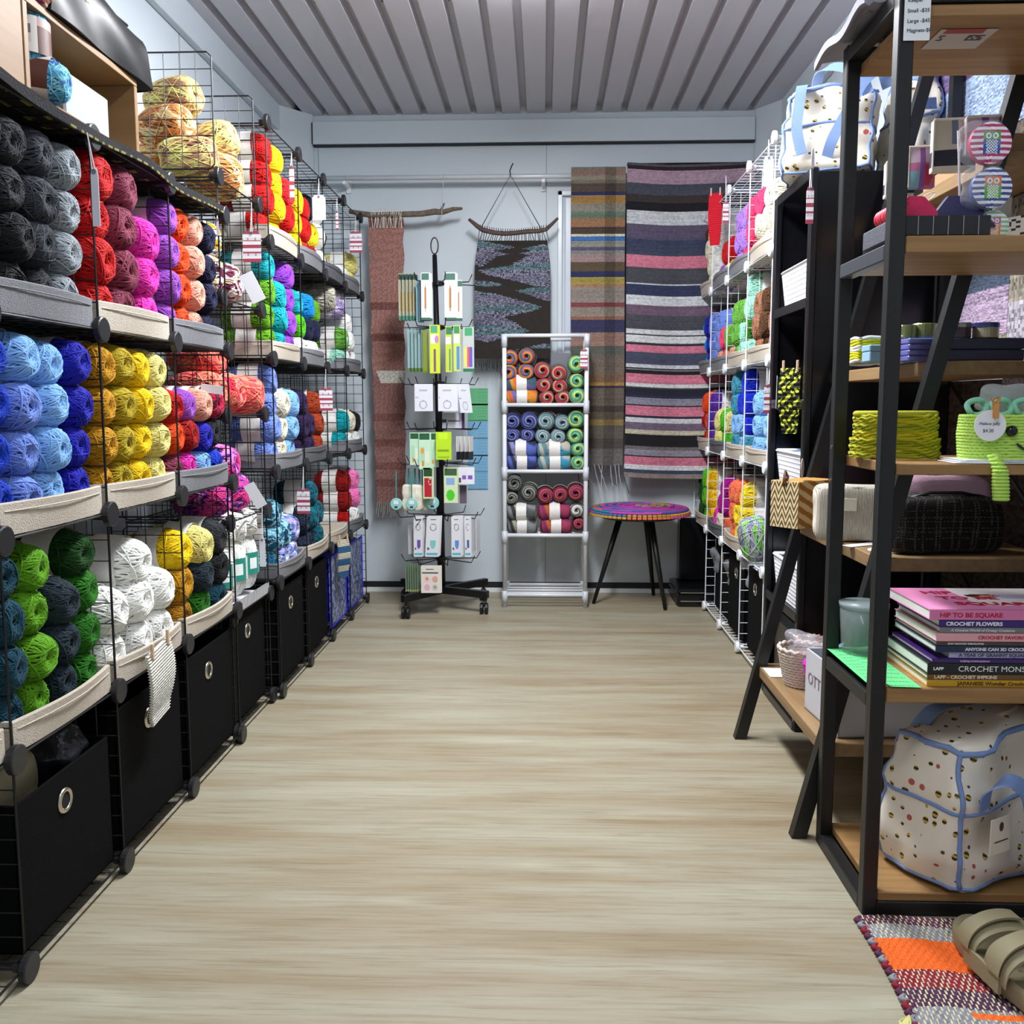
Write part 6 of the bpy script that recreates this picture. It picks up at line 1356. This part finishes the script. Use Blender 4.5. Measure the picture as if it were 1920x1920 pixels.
# knitted swatches clipped to shelves
def ks(u,v): return sc('#d9d7cc')
def swatch(P0,dirw,w_,h_,mat_,label,nrm,pegs=True,cut=0,bow=.01,name='knitted_swatch',rows=26,col=None,taper=.3):
    t=empty(name,P0,0,label,'knitting'); d=Vector(dirw).normalized(); n_=Vector(nrm)
    def f(u,v):
        hh=h_*(1-cut*max(0,1-u*2.2)) if cut else h_
        return d*(w_*(u-.5))*(1+.08*math.sin(v*3)-(taper*v**3))+Vector((0,0,-hh*v))+n_*(bow*math.sin(math.pi*min(1,v*1.2))+.0028*math.sin(v*rows*2*math.pi))
    b=MB(); b.slab(24,rows*4,f,n_*-.005,col); b.build('knit',mat_,t,smooth=True)
    if pegs:
        for s_ in (-.35,.35):
            o=MB().bbox((-.003,-.004,-.012),(.003,.004,.022),.001).build('peg',mat('#cfae90',.6),t); o.location=d*(w_*s_)+n_*.004
    return t
kw=mat('#dcdacf',.95,bump=.6,bscale=350,name='white_knit')
P0=at(297,1212,X=.03); swatch(P0,(0,1,.15),.115,.16,kw,'white knitted sock swatch pegged to the tray of white yarn',(1,0,0),cut=-.0)
b_=empty('tmp',(0,0,0)); bpy.data.objects.remove(b_)
P0=at(1342,362,X=1.605); swatch(P0,(1,-.35,0),.055,.22,mat('#c8102a',.9,bump=.6,bscale=300,name='red_knit'),'red knitted sock pegged to the white wire shelving',(-.35,-.93,0))
def bc(u,v): return sc('#3a6a96') if int(v*6)%2 else sc('#d6d2bc')
P0=at(643,1012,X=.03); swatch(P0,(.6,.8,0),.06,.16,vcol('yarn_knit',.9,.4),'blue and cream striped knitted scarf pegged near the far end',(.8,-.6,0),col=bc)
P0=at(1483,690,X=1.58); swatch(P0,(.8,-.6,0),.06,.19,vcol('yarn_knit',.9,.4),'black and lime knitted swatch pegged in the black cabinet',(-.6,-.8,0),col=lambda u,v:sc('#c4d43a') if math.sin(u*22+3*math.sin(v*26))+math.sin(v*37+u*9)>.35 else sc('#15160f'),rows=14)
# white-wire unit extras: rolled items and plastic
o=FAT[1].copy(); C.objects.link(o); o.name='yarn_roll'; o.location=at(1417,1010,X=1.63); o.rotation_euler=(0,1.3,.3)
for k,h in zip(('c1','c2','c3'),('#8f93a8','#b9bccb','#8ccf6a')): o[k]=[float(v) for v in sc(h)]
tag(o,'silver and lime yarn roll wrapped in clear film on the right wire shelf','yarn')
for i,(px,py,lb) in enumerate(((1360,1050,'smoky plastic bag stuffed behind the white wire, farther one'),(1388,1075,'smoky plastic bag stuffed behind the white wire, nearer one'),(1424,1075,'clear plastic bag poking through the white wire near the cabinet'))):
    p=at(px,py,X=1.70); tag(softbox(.12,.16,.12,wr=.02,k=40,n=14,p=2.3).build('plastic_bag',mat('#8b8d94' if i<2 else '#a9acb4',.12,alpha=.75,bump=.9,bscale=40),None,p-Vector((0,0,.06)),smooth=True),lb,'plastic bag')
# ================================================================ rag rug and sandal on the floor
def fl(u,v):     # u along X 0..1, v along Y (0 near,1 far)
    x=u*.62; y=v*.52; d=.52-y
    bands=[(.03,'#5a2a48'),(.075,'#8d8d96'),(.165,'#f26a1e'),(.215,'#8a1a30'),(.262,'#4f2a4c'),(.33,'#8f8f98'),(.40,'#8a1a2c'),(.46,'#6a4a5c'),(.6,'#f26a1e')]
    c=bands[-1][1]
    for q,cc in bands:
        if d+ .002*math.sin(x*30)<q: c=cc; break
    fleck=(int(x/.0055)+int(y/.010))%2==0 and (int(x/.0028)%2==0)
    if c=='#f26a1e' : 
        if abs(x-.20)<.008 and abs(d-.10)<.018: return sc('#8a1020')
        k=1-.12*(int(x/.004)%2); return tuple(e*k for e in sc(c))
    if .270<d<.285 and .10<x<.22: return sc('#f26a1e')
    if fleck: return sc('#d3cfa6')
    return tuple(e*(.8+.35*((int(x/.011)*7+int(y/.012)*3)%5)/5) for e in sc(c))
t=empty('floor_rag_rug',(1.40,-.29,0.0),0,'woven rag rug with orange, maroon and grey stripes in the right foreground','rug')
b=MB(); b.slab(220,190,lambda u,v:(.62*u+.05*(1-u)*math.sin(v*3.2)*(.4)+.055*v*(1-u),.52*v+.004*math.sin(u*18),.0085+.0012*math.sin(v*180)*math.cos(u*250)),(0,0,-.008),fl); b.build('weave',vcol('floor_rug',.95,.9,(300,300,300)),t)
b=MB()
for i in range(30):
    v=i/30; x=.05*math.sin(v*3.2)*.4+.055*v; b.tube([(x+.002,.52*v,.005),(x-.008,.52*v+.008,.006),(x+.002,.52*v+.016,.005)],.005,6,col=sc(['#8a1a30','#8d8d96','#5a2a48'][i%3]))
b.build('edge_loops',vcol('yarn_knit',.9,.4),t,smooth=True)
b=MB()
for i in range(14): b.tube([(.035,.235,.012),(.02+R.uniform(-.01,.01),.215,.016),(-.01+.05*(i/14)+R.uniform(-.01,.01),.165+R.uniform(-.01,.01),.003)],.0018,4,col=sc('#d2cd86'))
b.build('tassel',vcol('yarn_knit',.9,.4),t,smooth=True)
ol=mat('#8f8668',.62,bump=.12,bscale=160,name='olive_foam')
t=empty('slide_sandal',(1.672,-.122,.0095),math.radians(9),'olive green two-strap foam slide sandal on the rag rug','sandal')
def outl(a,s=1.):   # a 0..1 around, sandal length along +Y (toe)
    th=2*math.pi*a; y=math.sin(th); x=math.cos(th); w_=.056+.009*y+(-.006*math.cos(2*th)); 
    return (x*w_*s+.004*math.sin(3*th)*0, .155+y*.15*s)
b=MB(); K=48
lev=[(.93,0),(1.0,.004),(1.03,.016),(1.02,.03),(.97,.038),(.90,.036),(.84,.026),(.5,.024),(.02,.024)]
for j in range(len(lev)-1):
    b.grid(K,1,lambda u,v:(lambda q:(*outl(u,q[0]),q[1]+.010*math.cos(2*math.pi*(u+.25))*0))(lev[j+int(round(v))]))
b.add([(*outl(i/K,.93),0) for i in range(K)],[tuple(range(K))[::-1]]); b.build('footbed',ol,t,smooth=True)
def strap(y0,y1,hh,name,x_end,tab):
    b=MB()
    def f(u,v):
        a=math.pi*(1-u); yy=y0+(y1-y0)*v; wx=.0615
        return (math.cos(a)*wx,yy+.012*math.cos(a)*0,.028+hh*math.sin(a)**.8*(1-.12*(v-.5)**2*4)+.006*v)
    b.slab(26,8,f,(0,0,.006)); b.build(name,ol,t,smooth=True)
    b=MB()
    def g(u,v):
        a=math.pi*(.98-u*.62); yy=y0+(y1-y0)*(.22+.56*v); wx=.0665
        return (math.cos(a)*wx,yy,.0345+(hh+.006)*math.sin(a)**.8)
    b.slab(16,6,g,(-.0,0,.004)); b.build('strap_tab',ol,t,smooth=True)
strap(.185,.235,.048,'front_strap',0,0); strap(.105,.16,.056,'rear_strap',0,0)
for x_ in (-.064,.058): MB().slab(6,6,lambda u,v:(x_,.12+.09*u,.012+.03*v),(.006,0,0)).build('side_wall',ol,t,smooth=True)
